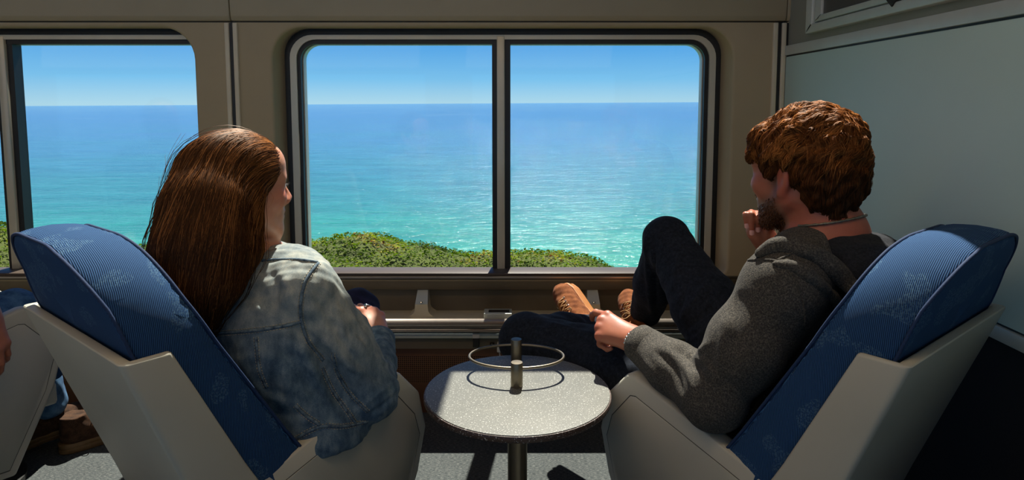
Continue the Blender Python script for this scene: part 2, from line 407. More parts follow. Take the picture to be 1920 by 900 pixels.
# rectangles of the centre window, read at the glass plane
def grect(l, r, t, b, Y): return (wx(l, Y), wx(r, Y), wz(b, Y), wz(t, Y))
c_open = grect(517, 1369, 51, 521, YW)
g_out = grect(545, 1341, 60, 519, YG-0.015)
bay_panel(x_rib+0.004, x_rib2-0.004, z_sill-0.012, z_head-0.002, c_open, (0.115, 0.115, 0.05, 0.05), (g_out[0]-0.012, g_out[1]+0.012, g_out[2]-0.004, g_out[3]+0.012), (0.1, 0.1, 0.05, 0.05))
l_right = wx(372)
LX = wx(27, YG)-wx(940, YG)                        # centre window -> left window
l_open = (c_open[0]+LX, l_right, c_open[2], c_open[3])
bay_panel(-3.16, x_rib-0.004, z_sill-0.012, z_head-0.002, l_open, (0.12, 0.115, 0.05, 0.05), (g_out[0]+LX-0.012, l_right+0.004, g_out[2]-0.004, g_out[3]+0.012), (0.12, 0.1, 0.05, 0.05))
box('panel', (XL, YW, z_sill-0.012), (-3.168, YW+0.13, z_head), M['wall'], wall)
box('panel', (x_rib2+0.03, YW, z_sill-0.012), (XB+0.1, YW+0.13, z_head), M['wall'], wall)
for xr in (x_rib, x_rib2):                         # pillar cover strips with the dark joint between
    box('joint_strip', (xr-0.006, YW-0.004, 0.2), (xr+0.006, YW+0.02, z_head-0.004), M['rubber'], wall)
    box('cover_strip', (xr-0.024, YW-0.010, 0.2), (xr-0.007, YW+0.02, z_head-0.004), M['rib'], wall, bevel=0.003)
    box('cover_strip', (xr+0.007, YW-0.010, 0.2), (xr+0.024, YW+0.02, z_head-0.004), M['rib'], wall, bevel=0.003)
box('joint_strip', (x_rib2+0.025, YW-0.002, 0.2), (x_rib2+0.034, YW+0.02, z_head-0.004), M['rubber'], wall)

def header(x0, x1):
    pr = [(YW-0.004, z_head+0.003), (YW-0.012, z_head+0.02), (YW-0.016, 1.60), (YW-0.03, 1.80), (YW-0.10, 2.08), (YW-0.03, 2.10), (YW+0.10, 1.75), (YW+0.13, z_head+0.003)]
    return prism('header_panel', pr, 0, x0, x1, M['header'], wall, bevel=0.003)
header(XL, x_rib-0.002); header(x_rib+0.002, x_rib2+0.02); header(x_rib2+0.0235, XB+0.1)
prism('header_backing', [(YW+0.01, z_head-0.01), (YW+0.01, 1.70), (YW+0.12, 1.70), (YW+0.12, z_head-0.01)], 0, XL, XB+0.1, M['rubber'], wall)

# ---- windows
def ring(name, o_rect, ro, i_rect, ri, y0, y1, mat, parent):
    A, B = rrect(*o_rect, ro), rrect(*i_rect, ri)
    return loft_y(name, [(A, y1), (A, y0), (B, y0), (B, y1)], mat, parent, closed_ring=True)
def window(name, dx, label):
    w = empty(name, ((g_out[0]+g_out[1])/2+dx, YG, g_out[2]), world=True); tag(w, label, kind='structure')
    def R(l, r, t, b, Y):
        q = grect(l, r, t, b, Y); return (q[0]+dx, q[1]+dx, q[2], q[3])
    yo = YG-0.015
    r0 = R(545, 1341, 60, 519, yo); r1 = R(551.5, 1335, 66, 516.5, yo); r2 = R(563.5, 1323.5, 74.5, 512.5, yo); r3 = R(572, 1314, 83.5, 507, YG)
    rb_ = (r0[0]-0.05, r0[1]+0.05, r0[2]-0.02, r0[3]+0.05); ring('frame_backing', rb_, (0.12, 0.12, 0.06, 0.06), r1, (0.088, 0.088, 0.045, 0.045), YG-0.012, YG+0.025, M['rubber'], w)
    ring('outer_gasket', r0, (0.098, 0.098, 0.05, 0.05), r1, (0.088, 0.088, 0.045, 0.045), YG-0.022, YG+0.02, M['rubber'], w)
    ring('frame_trim', r1, (0.088, 0.088, 0.045, 0.045), r2, (0.075, 0.075, 0.035, 0.035), YG-0.030, YG+0.02, M['trim'], w)
    ring('inner_gasket', r2, (0.075, 0.075, 0.035, 0.035), r3, (0.062, 0.062, 0.03, 0.03), YG-0.020, YG+0.03, M['rubber'], w)
    r4 = (r3[0]+0.004, r3[1]-0.004, r3[2]+0.003, r3[3]-0.001)
    ring('sash_edge', r3, (0.062, 0.062, 0.03, 0.03), r4, (0.06, 0.06, 0.03, 0.03), YG+0.005, YG+0.04, M['trim'], w)
    a, b, c, d, e, f = [wx(q, YG-0.02)+dx for q in (923, 932, 946.5, 957, 925.5, 954)]
    mu = box('mullion', (b, YG-0.032, r1[2]+0.002), (c, YG+0.02, r1[3]-0.004), M['trim'], w, bevel=0.003)
    box('mullion_gasket', (a, YG-0.018, r2[2]+0.01), (b, YG+0.03, r2[3]), M['rubber'], mu)
    box('mullion_gasket', (c, YG-0.018, r2[2]+0.01), (d, YG+0.03, r2[3]), M['rubber'], mu)
    for p0, p1, rr in ((r3[0], a, (0.002, 0.06, 0.03, 0.002)), (d, r3[1], (0.06, 0.002, 0.002, 0.03))):
        L = rrect(p0, p1, r3[2], r3[3], rr)
        V = [(x, YG+0.02, z) for x, z in L]+[(x, YG+0.026, z) for x, z in L]; n = len(L)
        mk('pane', V, [tuple(range(n)), tuple(range(2*n-1, n-1, -1))]+[(i, (i+1) % n, n+(i+1) % n, n+i) for i in range(n)], M['glass'], w, smooth=False)
    box('sill', (r1[0]+0.03, YW-0.004, wz(519.5, YW)), (r1[1]-0.03, YG-0.005, wz(512.0, YW)), M['sill'], w, bevel=0.002)
    box('sill_edge', (r1[0]+0.03, YW-0.009, wz(520.5, YW)), (r1[1]-0.03, YW+0.02, wz(518.2, YW)), M['steel'], w)
    return w
window('window_1', 0.0, 'wide two-pane train window with black gasket between the two people')
window('window_2', LX, 'wide two-pane train window at the left behind the woman')

# ---- lower wall: pocket panel with brackets, ledge, foot rail, heater
low = empty('trim_1', (0, YW, 0), world=True); tag(low, 'brown metal sill panel with pockets and ledge under the windows', kind='structure')
zp0, zp1 = wz(592), wz(519)
box('bright_edge', (XL, YW-0.008, zp1-0.003), (XB, YW+0.12, zp1+0.004), M['darksteel'], low, bevel=0.002)
box('pocket_back', (XL, YW+0.05, zp0-0.02), (XB, YW+0.10, zp1), M['darksteel'], low)
prism('upper_lip', [(YW-0.003, zp1-0.004), (YW+0.012, zp1-0.055), (YW+0.05, zp1-0.06), (YW+0.05, zp1-0.004)], 0, XL, XB, M['darksteel'], low, bevel=0.003)
YF = 2.43
prism('ledge', [(YF, zp0-0.02), (YF-0.002, zp0+0.002), (YF+0.02, zp0+0.008), (YW+0.05, zp0+0.006), (YW+0.05, zp0-0.02)], 0, XL, XB, M['rib'], low, bevel=0.002)
for u in (787, 1116, 410, 100):                    # seat-track style brackets
    xc = wx(u, YW-0.02)
    b0 = empty('bracket', (xc, YF, 0), world=True)
    zt, zm = wz(545, YW), wz(571, YW-0.03)
    lo_ = wz(589, YF+0.03)
    pl = [(xc-0.021, zt), (xc+0.021, zt), (xc+0.024, zm), (xc-0.024, zm)]
    V = [(xc-0.020, YW+0.02, zt), (xc+0.020, YW+0.02, zt), (xc+0.024, YW-0.028, zm), (xc-0.024, YW-0.028, zm),
         (xc-0.020, YW+0.05, zt), (xc+0.020, YW+0.05, zt), (xc+0.024, YW+0.05, zm), (xc-0.024, YW+0.05, zm)]
    up = mk('bracket_plate', V, [(0, 1, 2, 3), (7, 6, 5, 4), (0, 4, 5, 1), (1, 5, 6, 2), (2, 6, 7, 3), (3, 7, 4, 0)], M['alu'], low, smooth=False)
    # flared cream foot
    rows = []
    for t in np.linspace(0, 1, 7):
        hw = 0.024+0.004*t+0.024*max(0, (t-0.45)/0.55)**2.2; rows.append((hw, YW-0.028-0.004*t, zm+(zp0+0.004-zm)*t))
    V = []; Fs = []
    for hw, y, z in rows: V += [(xc-hw, y, z), (xc+hw, y, z), (xc+hw, YW+0.05, z), (xc-hw, YW+0.05, z)]
    for i in range(6):
        for k in range(4): Fs.append((4*i+k, 4*i+(k+1) % 4, 4*i+4+(k+1) % 4, 4*i+4+k))
    Fs.append((0, 1, 2, 3)); mk('bracket_foot', V, Fs, M['rib'], low, smooth=False)
    bpy.data.objects.remove(b0)
    p = np.array([xc, YW-0.030, zm+0.008])
    lathe('screw', [(0.0, 0.004), (0.004, 0.0035), (0.006, 0.0)][::-1], M['silver'], up, center=tuple(p), n=12)
YR = 2.405
z_r = wz(606, YR)
rail = empty('foot_rail', (0, YR, z_r), world=True); tag(rail, 'brushed steel foot rail tube running below the window ledge', 'rail')
tube('rail_tube', [(XL, YR, z_r), (XB-0.02, YR, z_r)], 0.0165, M['steel'], rail, n=24)
tube('rail_tube', [(XL, YR+0.004, wz(619, YR+0.004)), (XB-0.02, YR+0.004, wz(619, YR+0.004))], 0.0085, M['steel'], rail, n=16)
heat = empty('heater_cover', (0, YW, 0), world=True); tag(heat, 'copper-brown perforated heater cover along the floor under the foot rail', 'heater')
YH = 2.455
box('top_strip', (XL, YH-0.03, wz(635, YH-0.03)), (XB, YW+0.1, wz(625.5, YH-0.03)), M['alu'], heat, bevel=0.003)
box('front_strip', (XL, YH-0.01, wz(652, YH)), (XB, YH+0.03, wz(634, YH)), M['darksteel'], heat)
def mat_perf():
    m, nt, b = newmat('perforated_copper')
    tc = N(nt, 'ShaderNodeTexCoord'); mp = N(nt, 'ShaderNodeMapping'); mp.inputs['Scale'].default_value = (130, 130, 130)
    nt.links.new(tc.outputs['Object'], mp.inputs[0]); v = N(nt, 'ShaderNodeTexVoronoi'); v.inputs['Scale'].default_value = 1.0; v.inputs['Randomness'].default_value = 0.0
    nt.links.new(mp.outputs[0], v.inputs['Vector'])
    r = ramp(nt, v.outputs['Distance'], [(0.28, lin((14, 10, 8))), (0.34, lin((128, 92, 66)))])
    nt.links.new(r.outputs[0], b.inputs['Base Color']); b.inputs['Roughness'].default_value = 0.42; b.inputs['Metallic'].default_value = 0.5
    bump(nt, b, v.outputs['Distance'], 0.5, 0.002); return m
M['perf'] = mat_perf()
box('face_panel', (XL, YH+0.02, wz(672, YH)), (XB, YH+0.05, wz(650, YH)), M['copper'], heat)
box('perforated_panel', (XL, YH+0.022, wz(722, YH)), (XB, YH+0.05, wz(672, YH)), M['perf'], heat)
box('kick_panel', (XL, YH+0.02, 0.0), (XB, YH+0.05, wz(722, YH)), M['copper'], heat)
box('black_clip', (wx(885, YH-0.03), YH-0.034, wz(651, YH-0.03)), (wx(897, YH-0.03), YH, wz(633, YH-0.03)), M['rubber'], heat, bevel=0.002)
box('clip_cap', (wx(884.5, YH-0.03), YH-0.036, wz(633.5, YH-0.03)), (wx(897.5, YH-0.03), YH, wz(625.5, YH-0.03)), M['white'], heat, bevel=0.001)
V, Fs = tube_data([(wx(918, YH), YH-0.014, wz(644, YH)), (wx(926, YH), YH-0.014, wz(644, YH))], 0.009, 14); mk('slot', V, Fs, M['rubber'], heat)
bx = W(938, 640, YH-0.02)
box('switch_box', (bx.x-0.012, YH-0.045, bx.z-0.035), (bx.x+0.014, YH, bx.z-0.004), M['white'], heat, bevel=0.003)
tube('wire', [(bx.x-0.004, YH-0.03, bx.z-0.03), (bx.x, YH-0.035, bx.z-0.06), (bx.x-0.002, YH-0.02, bx.z-0.10)], 0.0025, M['white'], heat, n=8)
tube('wire', [(bx.x+0.03, YH-0.03, bx.z-0.02), (bx.x+0.022, YH-0.035, bx.z-0.06), (bx.x+0.014, YH-0.02, bx.z-0.10)], 0.0025, M['white'], heat, n=8)
lb = W(925, 592, YF)
cov = box('ledge_box', (wx(906, YF), YF-0.012, wz(601, YF)), (wx(960, YF), YF+0.05, wz(588, YF)+0.004), M['alu'], low, bevel=0.003)
box('ledge_slot', (wx(915, YF), YF+0.004, wz(588, YF)+0.003), (wx(955, YF), YF+0.03, wz(588, YF)+0.0055), M['rubber'], cov)

# ---- bulkhead on the right
bulk = empty('wall_right', (XB, 1.8, 0), world=True); tag(bulk, 'pale grey-green bulkhead wall on the right of the car', kind='structure')
def bz(u, v): p = WX(u, v, XB); return p.y, p.z
yA, zA = bz(1466, 89); y1_, z1_ = bz(1521, 64); y2_, z2_ = bz(1533, 45); y3_, z3_ = bz(1547, 27)
box('upper_band', (XB, YB, zA-0.03), (XB+0.08, YW, 2.4), M['bulkband'], bulk)
yi, zi = bz(1477, 104)
z_bot = 0.735
ring_pts = lambda ya, yb, za, zb: [(ya, za), (yb, za), (yb, zb), (ya, zb)]
def frame_x(name, o, i, x0, x1, mat, parent, bevel=0.002):
    bm = bmesh.new(); 
    def P(q, x): return [bm.verts.new((x, a, b)) for a, b in q]
    A0, B0, A1, B1 = P(o, x0), P(i, x0), P(o, x1), P(i, x1)
    for k in range(4):
        l = (k+1) % 4
        for q in ((A0[k], A0[l], B0[l], B0[k]), (A1[k], A1[l], B1[l], B1[k]), (A0[k], A0[l], A1[l], A1[k]), (B0[k], B0[l], B1[l], B1[k])): bm.faces.new(q)
    return bm_mk(name, bm, mat, parent, bevel=bevel)
yN = 0.2
frame_x('panel_frame', ring_pts(yN-0.03, min(yA, YW-0.004), z_bot-0.03, zA), ring_pts(yN, yi, z_bot, zi), XB-0.014, XB+0.05, M['alu'], bulk)
box('panel_shadow_gap', (XB-0.004, yN, z_bot), (XB+0.05, yi, zi), M['rubber'], bulk)
box('bulkhead_panel', (XB-0.009, yN+0.005, z_bot+0.005), (XB+0.05, yi-0.006, zi-0.006), M['bulk'], bulk, bevel=0.002)
box('lower_panel', (XB, YB, 0.0), (XB+0.08, YW+0.1, z_bot-0.03), M['wains'], bulk)
box('side_panel', (XB, YB, z_bot-0.04), (XB+0.08, yN-0.03, zA), M['bulk'], bulk)
cab = empty('notice_frame', (XB, 1.9, z1_), world=True); tag(cab, 'aluminium framed dark panel mounted high on the bulkhead', 'panel')
frame_x('frame', ring_pts(0.95, y1_, z1_, 2.02), ring_pts(0.99, y2_, z2_, 1.98), XB-0.022, XB+0.02, M['alu'], cab, bevel=0.003)
frame_x('inner_frame', ring_pts(0.995, y2_-0.006, z2_+0.006, 1.975), ring_pts(1.03, y3_, z3_, 1.94), XB-0.014, XB+0.02, M['alu'], cab, bevel=0.002)
box('panel_face', (XB-0.006, 1.03, z3_), (XB+0.02, y3_, 1.94), M['screen'], cab)
prism('latch', [(bz(1690, 2)[0]-0.03, bz(1690, 4)[1]+0.012), (bz(1690, 2)[0]+0.03, bz(1690, 4)[1]+0.012), (bz(1690, 2)[0], bz(1690, 4)[1]-0.012)], 0, XB-0.026, XB-0.01, M['blackmetal'], cab)

# ---- roof with upper windows, opposite wall, far end
ceil = empty('ceiling', (0, 1, 2.3), world=True); tag(ceil, kind='structure')
YO = 1.50                                          # inner edge of the roof window
prism('roof_panel', [(YO, 2.30), (YO+0.01, 2.345), (0.5, 2.40), (0.5, 2.345)], 0, XL, XB+0.1, M['ceil'], ceil)
prism('roof_panel', [(0.5, 2.345), (0.5, 2.40), (-0.02, 2.37), (-0.02, 2.32)], 0, XL, XB+0.1, M['ceil'], ceil)
w3 = empty('window_3', (0, 1.95, 2.1), world=True); tag(w3, 'curved roof window band above the side windows', kind='structure')
arc = [(YW-0.10, 2.08), (YW-0.22, 2.17), (YW-0.45, 2.245), (YW-0.72, 2.285), (YO, 2.305)]
def rib(x0, x1, a=arc, w=w3):
    pr = [(y, z) for y, z in a]+[(y+0.03, z+0.05) for y, z in a[::-1]]
    prism('roof_rib', pr, 0, x0, x1, M['wall'], w)
for x0, x1 in ((-4.2, -4.1), (-2.95, -2.70), (-1.62, -1.40), (-0.25, -0.045), (0.84, XB+0.1)): rib(x0, x1)
for x0, x1 in ((-4.1, -2.95), (-2.70, -1.62), (-1.40, -0.25), (-0.045, 0.84)):
    V = [(x, y+0.015, z+0.025) for y, z in arc for x in (x0, x1)]
    mk('roof_pane', V, [(2*i, 2*i+1, 2*i+3, 2*i+2) for i in range(len(arc)-1)], M['glass'], w3)
back = empty('wall_back', (0, YB, 0), world=True); tag(back, kind='structure')
box('lower_wall', (XL, YB-0.1, 0), (XB+0.1, YB, 0.60), M['wall'], back)
box('upper_wall', (XL, YB-0.1, 1.45), (XB+0.1, YB, 1.90), M['wall'], back)
for x0, x1 in ((-4.2, -4.0), (-2.6, -2.2), (-0.75, -0.35), (0.9, XB+0.1)): box('pillar', (x0, YB-0.1, 0.6), (x1, YB, 1.45), M['wall'], back)
arcb = [(YB, 1.90), (YB+0.12, 2.06), (YB+0.30, 2.22), (-0.02, 2.33)]
for x0, x1 in ((-4.2, -4.0), (-2.6, -2.2), (-0.75, -0.35), (0.9, XB+0.1)): rib(x0, x1, arcb, back)
for x0, x1 in ((-4.0, -2.6), (-2.2, -0.75), (-0.35, 0.9)):
    box('pane', (x0, YB-0.05, 0.6), (x1, YB-0.045, 1.45), M['glass'], back)
box('wall_left', (XL-0.1, YB-0.1, 0), (XL, YW+0.13, 2.4), M['wall']); tag(bpy.data.objects['wall_left'], kind='structure')

def mat_fill():
    m, nt, b = newmat('fill_diffuser'); b.inputs['Base Color'].default_value = (0.9, 0.88, 0.8, 1); b.inputs['Roughness'].default_value = 0.6
    b.inputs['Emission Color'].default_value = (1.0, 0.70, 0.42, 1); b.inputs['Emission Strength'].default_value = FILL; return m
FILL = 4.0  # unseen strip lamps, added as fill to warm and lift the interior
M['lamp'] = mat_fill()
for x0, x1, lab in ((-3.6, -1.9, 'long unseen warm fill lamp added over the aisle, left one'), (-1.5, 0.7, 'long unseen warm fill lamp added over the aisle, right one')):
    cl = empty('fill_light', ((x0+x1)/2, 0.55, 2.33), world=True); tag(cl, lab, 'lamp', 'added unseen fill lamps')
    box('housing', (x0, 0.38, 2.29), (x1, 0.72, 2.345), M['white'], cl, bevel=0.01); box('diffuser', (x0+0.04, 0.41, 2.278), (x1-0.04, 0.69, 2.2895), M['lamp'], cl)

# ------------------------------------------------------------------ outside: sea and cliff top
def mat_sea():
    m, nt, b = newmat('sea_water')
    tc = N(nt, 'ShaderNodeTexCoord'); sep = N(nt, 'ShaderNodeSeparateXYZ'); nt.links.new(tc.outputs['Object'], sep.inputs[0])
    dv = N(nt, 'ShaderNodeMath', operation='DIVIDE'); dv.inputs[0].default_value = 106.0; nt.links.new(sep.outputs[1], dv.inputs[1])
    n0 = noise(nt, 0.012, 4, 0.6, stretch=(0.35, 1, 1)); n1 = noise(nt, 0.09, 6, 0.65, stretch=(0.4, 1, 1)); n2 = noise(nt, 0.55, 5, 0.6, stretch=(0.45, 1, 1))
    ad = N(nt, 'ShaderNodeMath', operation='MULTIPLY_ADD'); ad.inputs[1].default_value = 0.35
    sb = N(nt, 'ShaderNodeMath', operation='SUBTRACT'); sb.inputs[1].default_value = 0.5; nt.links.new(n0.outputs['Fac'], sb.inputs[0])
    nt.links.new(sb.outputs[0], ad.inputs[0]); nt.links.new(dv.outputs[0], ad.inputs[2])
    r = ramp(nt, ad.outputs[0], [(0.0, (0.122, 0.245, 0.406)), (0.05, (0.055, 0.16, 0.37)), (0.2, (0.040, 0.168, 0.325)), (0.4, (0.030, 0.185, 0.262)), (0.75, (0.030, 0.24, 0.218)), (1.0, (0.050, 0.31, 0.225))])
    shade = ramp(nt, n1.outputs['Fac'], [(0.32, (0.66, 0.74, 0.80)), (0.68, (1.18, 1.14, 1.10))])
    sh2 = ramp(nt, n2.outputs['Fac'], [(0.32, (0.80, 0.84, 0.88)), (0.62, (1.05, 1.05, 1.05)), (0.74, (1.35, 1.3, 1.25))])
    m1 = N(nt, 'ShaderNodeMix', data_type='RGBA', blend_type='MULTIPLY'); m1.inputs[0].default_value = 1
    nt.links.new(r.outputs[0], m1.inputs[6]); nt.links.new(shade.outputs[0], m1.inputs[7])
    m2 = N(nt, 'ShaderNodeMix', data_type='RGBA', blend_type='MULTIPLY'); m2.inputs[0].default_value = 1
    nt.links.new(m1.outputs[2], m2.inputs[6]); nt.links.new(sh2.outputs[0], m2.inputs[7])
    nt.links.new(m2.outputs[2], b.inputs['Base Color'])
    b.inputs['Roughness'].default_value = 0.12; b.inputs['Specular IOR Level'].default_value = 0.25
    b1 = bump(nt, b, n1.outputs['Fac'], 0.5, 3.0); bump(nt, b, n2.outputs['Fac'], 0.7, 0.9, chain=b1); return m
M['sea'] = mat_sea()
sea = mk('sea', [(-90000, 25, 0), (90000, 25, 0), (90000, 120000, 0), (-90000, 120000, 0), (-90000, -120000, 0), (90000, -120000, 0)], [(0, 1, 2, 3), (4, 5, 1, 0)], M['sea'], smooth=False)
sea.location = (0, 0, H-26.2); sea.rotation_euler = (0, -math.radians(0.33), 0)
tag(sea, 'turquoise and blue sea stretching to the horizon', 'sea', kind='stuff')

def fbm(x, y, s=0):
    return (np.sin(x*1.7+s)+np.sin(y*2.3+1.3*s+1)+np.sin((x+y)*1.1+2*s)+0.6*np.sin(3.9*x-1.2*y+s)+0.5*np.sin(4.7*y+2.1*x+3*s))/4.1
# cliff-top mound; crest read from the photograph at about 8.5 m
YS = 8.5
crest_px = [(-500, 440), (-200, 430), (0, 425), (28, 452), (200, 470), (420, 462), (583, 454), (640, 442), (690, 439), (760, 454), (820, 470), (880, 482), (940, 482), (1000, 474), (1055, 469), (1110, 482), (1150, 497), (1180, 512), (1300, 545), (1700, 600), (2300, 640)]
cx = np.array([W(u, v, YS).x for u, v in crest_px]); cz = np.array([W(u, v, YS).z for u, v in crest_px])
gx = np.linspace(-12, 9, 211); gy = np.concatenate([np.linspace(3.2, 12, 67), [14, 18, 24, 32]])
GX, GY = np.meshgrid(gx, gy, indexing='ij')
C = np.interp(GX, cx, cz)
below = np.interp(GY, [3.2, 5.5, YS, 9.5, 12, 32], [1.3, 0.55, 0.06, 0.25, 2.6, 30])
GZ = C-below + 0.10*fbm(GX*1.6, GY*1.8, 2)*np.clip((GY-3)/4, 0, 1) + 0.04*fbm(GX*5, GY*5, 5)
nx_, ny_ = GX.shape; I = np.arange(nx_*ny_).reshape(nx_, ny_)
gf = np.stack([I[:-1, :-1], I[1:, :-1], I[1:, 1:], I[:-1, 1:]], -1).reshape(-1, 4)
M['soil'] = simple('mossy_soil', lin((70, 80, 22)), 0.95, var=0.4, scale=3)
ground = mk('cliff_top_ground', np.stack([GX, GY, GZ], -1).reshape(-1, 3), gf, M['soil']); tag(ground, kind='structure')
def mat_leaf():
    m, nt, b = newmat('scrub_leaves')
    at = N(nt, 'ShaderNodeAttribute'); at.attribute_name = 'tint'
    r = ramp(nt, at.outputs['Fac'], [(0.0, lin((44, 48, 10))), (0.3, lin((66, 90, 8))), (0.6, lin((102, 134, 6))), (0.78, lin((142, 150, 18))), (0.86, lin((190, 172, 84))), (0.93, lin((120, 66, 28))), (1.0, lin((60, 36, 20)))])
    nt.links.new(r.outputs[0], b.inputs['Base Color']); b.inputs['Roughness'].default_value = 0.7; b.inputs['Specular IOR Level'].default_value = 0.2
    tr = N(nt, 'ShaderNodeBsdfTranslucent'); mx = N(nt, 'ShaderNodeMixShader'); mx.inputs[0].default_value = 0.45; out = nt.nodes['Material Output']
    nt.links.new(r.outputs[0], tr.inputs[0]); nt.links.new(b.outputs[0], mx.inputs[1]); nt.links.new(tr.outputs[0], mx.inputs[2]); nt.links.new(mx.outputs[0], out.inputs[0]); return m
M['leaf'] = mat_leaf()
nl = 120000
lx = RNG.uniform(-9.5, 5.5, nl); ly = RNG.uniform(4.6, 9.6, nl)
def ground_z(x, y):
    c = np.interp(x, cx, cz); bl = np.interp(y, [3.2, 5.5, YS, 9.5, 12, 32], [1.3, 0.55, 0.06, 0.25, 2.6, 30])
    return c-bl+0.10*fbm(x*1.6, y*1.8, 2)*np.clip((y-3)/4, 0, 1)+0.04*fbm(x*5, y*5, 5)
lz = ground_z(lx, ly)+RNG.uniform(-0.02, 0.07, nl)
a = nrm(RNG.normal(size=(3,)))
A_ = RNG.normal(size=(nl, 3))*np.array([1.3, 0.8, 0.35]); A_ /= np.linalg.norm(A_, axis=1, keepdims=True)
B_ = np.cross(A_, RNG.normal(size=(nl, 3))*np.array([0.5, 0.5, 1])+np.array([0, 0, 0.6])); B_ /= np.linalg.norm(B_, axis=1, keepdims=True)
ls = RNG.uniform(0.013, 0.030, nl)[:, None]
P0 = np.stack([lx, ly, lz], 1)
LV = np.stack([P0-A_*ls, P0-B_*ls*0.45, P0+A_*ls, P0+B_*ls*0.45], 1).reshape(-1, 3)
scrub = mk('coastal_scrub', LV, np.arange(nl*4).reshape(-1, 4), M['leaf'], smooth=False)
tt = 0.50+0.40*fbm(lx*1.3, ly*2.2, 1)+0.36*fbm(lx*3.1, ly*4, 4)+RNG.normal(0, 0.12, nl)
at = scrub.data.attributes.new('tint', 'FLOAT', 'POINT'); at.data.foreach_set('value', np.repeat(np.clip(tt, 0, 1), 4).astype(np.float32))
tag(scrub, 'low green and olive coastal scrub covering the cliff top', 'scrub', kind='stuff')
# ------------------------------------------------------------------ table
TX, TY, TZ, TR = 0.0125, 1.4526, 0.55, 0.2115
tab = empty('cocktail_table', (TX, TY, 0)); tag(tab, 'small round speckled grey cocktail table between the two chairs', 'table')
top = lathe('table_top', [(0.001, -0.018), (TR-0.012, -0.018), (TR-0.003, -0.014), (TR-0.0015, -0.007), (TR-0.0015, -0.0045), (TR-0.003, -0.0005), (TR-0.008, 0.0), (0.001, 0.0)], M['granite'], tab, (0, 0, TZ), n=96)
lathe('edge_band', [(TR-0.005, -0.0170), (TR-0.001, -0.0155), (TR+0.001, -0.011), (TR+0.001, -0.006), (TR-0.0005, -0.0025), (TR-0.004, -0.0022)], M['granedge'], top, (0, 0, TZ), n=96)
lathe('under_plate', [(0.02, -0.030), (TR-0.05, -0.026), (TR-0.04, -0.0185), (0.02, -0.0185)], M['blackmetal'], tab, (0, 0, TZ), n=48)
lathe('pole', [(0.0225, 0.02), (0.0225, TZ-0.02)], M['gunmetal'], tab, (0, 0, 0), n=28)
lathe('floor_flange', [(0.11, 0.0), (0.11, 0.008), (0.03, 0.014), (0.024, 0.03)], M['blackmetal'], tab, (0, 0, 0), n=40)
RC = (W(968.5, 684, 1.545).x-TX, 1.545-TY); RA, RB = 0.1135, 0.0745
hold = empty('cup_rail', (TX+RC[0], TY+RC[1], TZ)); tag(hold, 'oval brushed metal cup rail on two posts standing on the round table', 'cup rail')
aa = np.linspace(0, 2*np.pi, 80, endpoint=False)
tube('ring', np.stack([RA*np.cos(aa), RB*np.sin(aa), np.full(80, 0.043)], 1), 0.0032, M['gunmetal'], hold, n=12, closed=True)
for s in (-1, 1):
    lathe('post', [(0.0135, 0.0), (0.0138, 0.001), (0.0138, 0.056), (0.013, 0.0575), (0.001, 0.058)], M['gunmetal'], hold, (0, s*RB, 0), n=32)

# ------------------------------------------------------------------ lounge chairs
CH_W = 0.235
def rear_y(z): return np.interp(z, [0.40, 0.60, 0.70, 0.80, 0.874, 0.924, 0.96, 1.0], [0.20, 0.105, 0.056, 0.009, -0.014, -0.037, -0.053, -0.058])
def front_y(z): return np.interp(z, [0.40, 0.57, 0.784, 0.87, 0.95, 1.0], [0.39, 0.277, 0.1475, 0.102, 0.068, 0.040])
def bevel_sharp(o, ang=40, off=0.006, seg=3):
    bm = bmesh.new(); bm.from_mesh(o.data)
    es = [e for e in bm.edges if len(e.link_faces) == 2 and e.calc_face_angle(0) > math.radians(ang)]
    bmesh.ops.bevel(bm, geom=es, offset=off, segments=seg, affect='EDGES', profile=0.5, clamp_overlap=True)
    bmesh.ops.recalc_face_normals(bm, faces=list(bm.faces)); bm.to_mesh(o.data); bm.free()
    o.data.polygons.foreach_set('use_smooth', np.ones(len(o.data.polygons), bool)); o.data.set_sharp_from_angle(angle=math.radians(35))
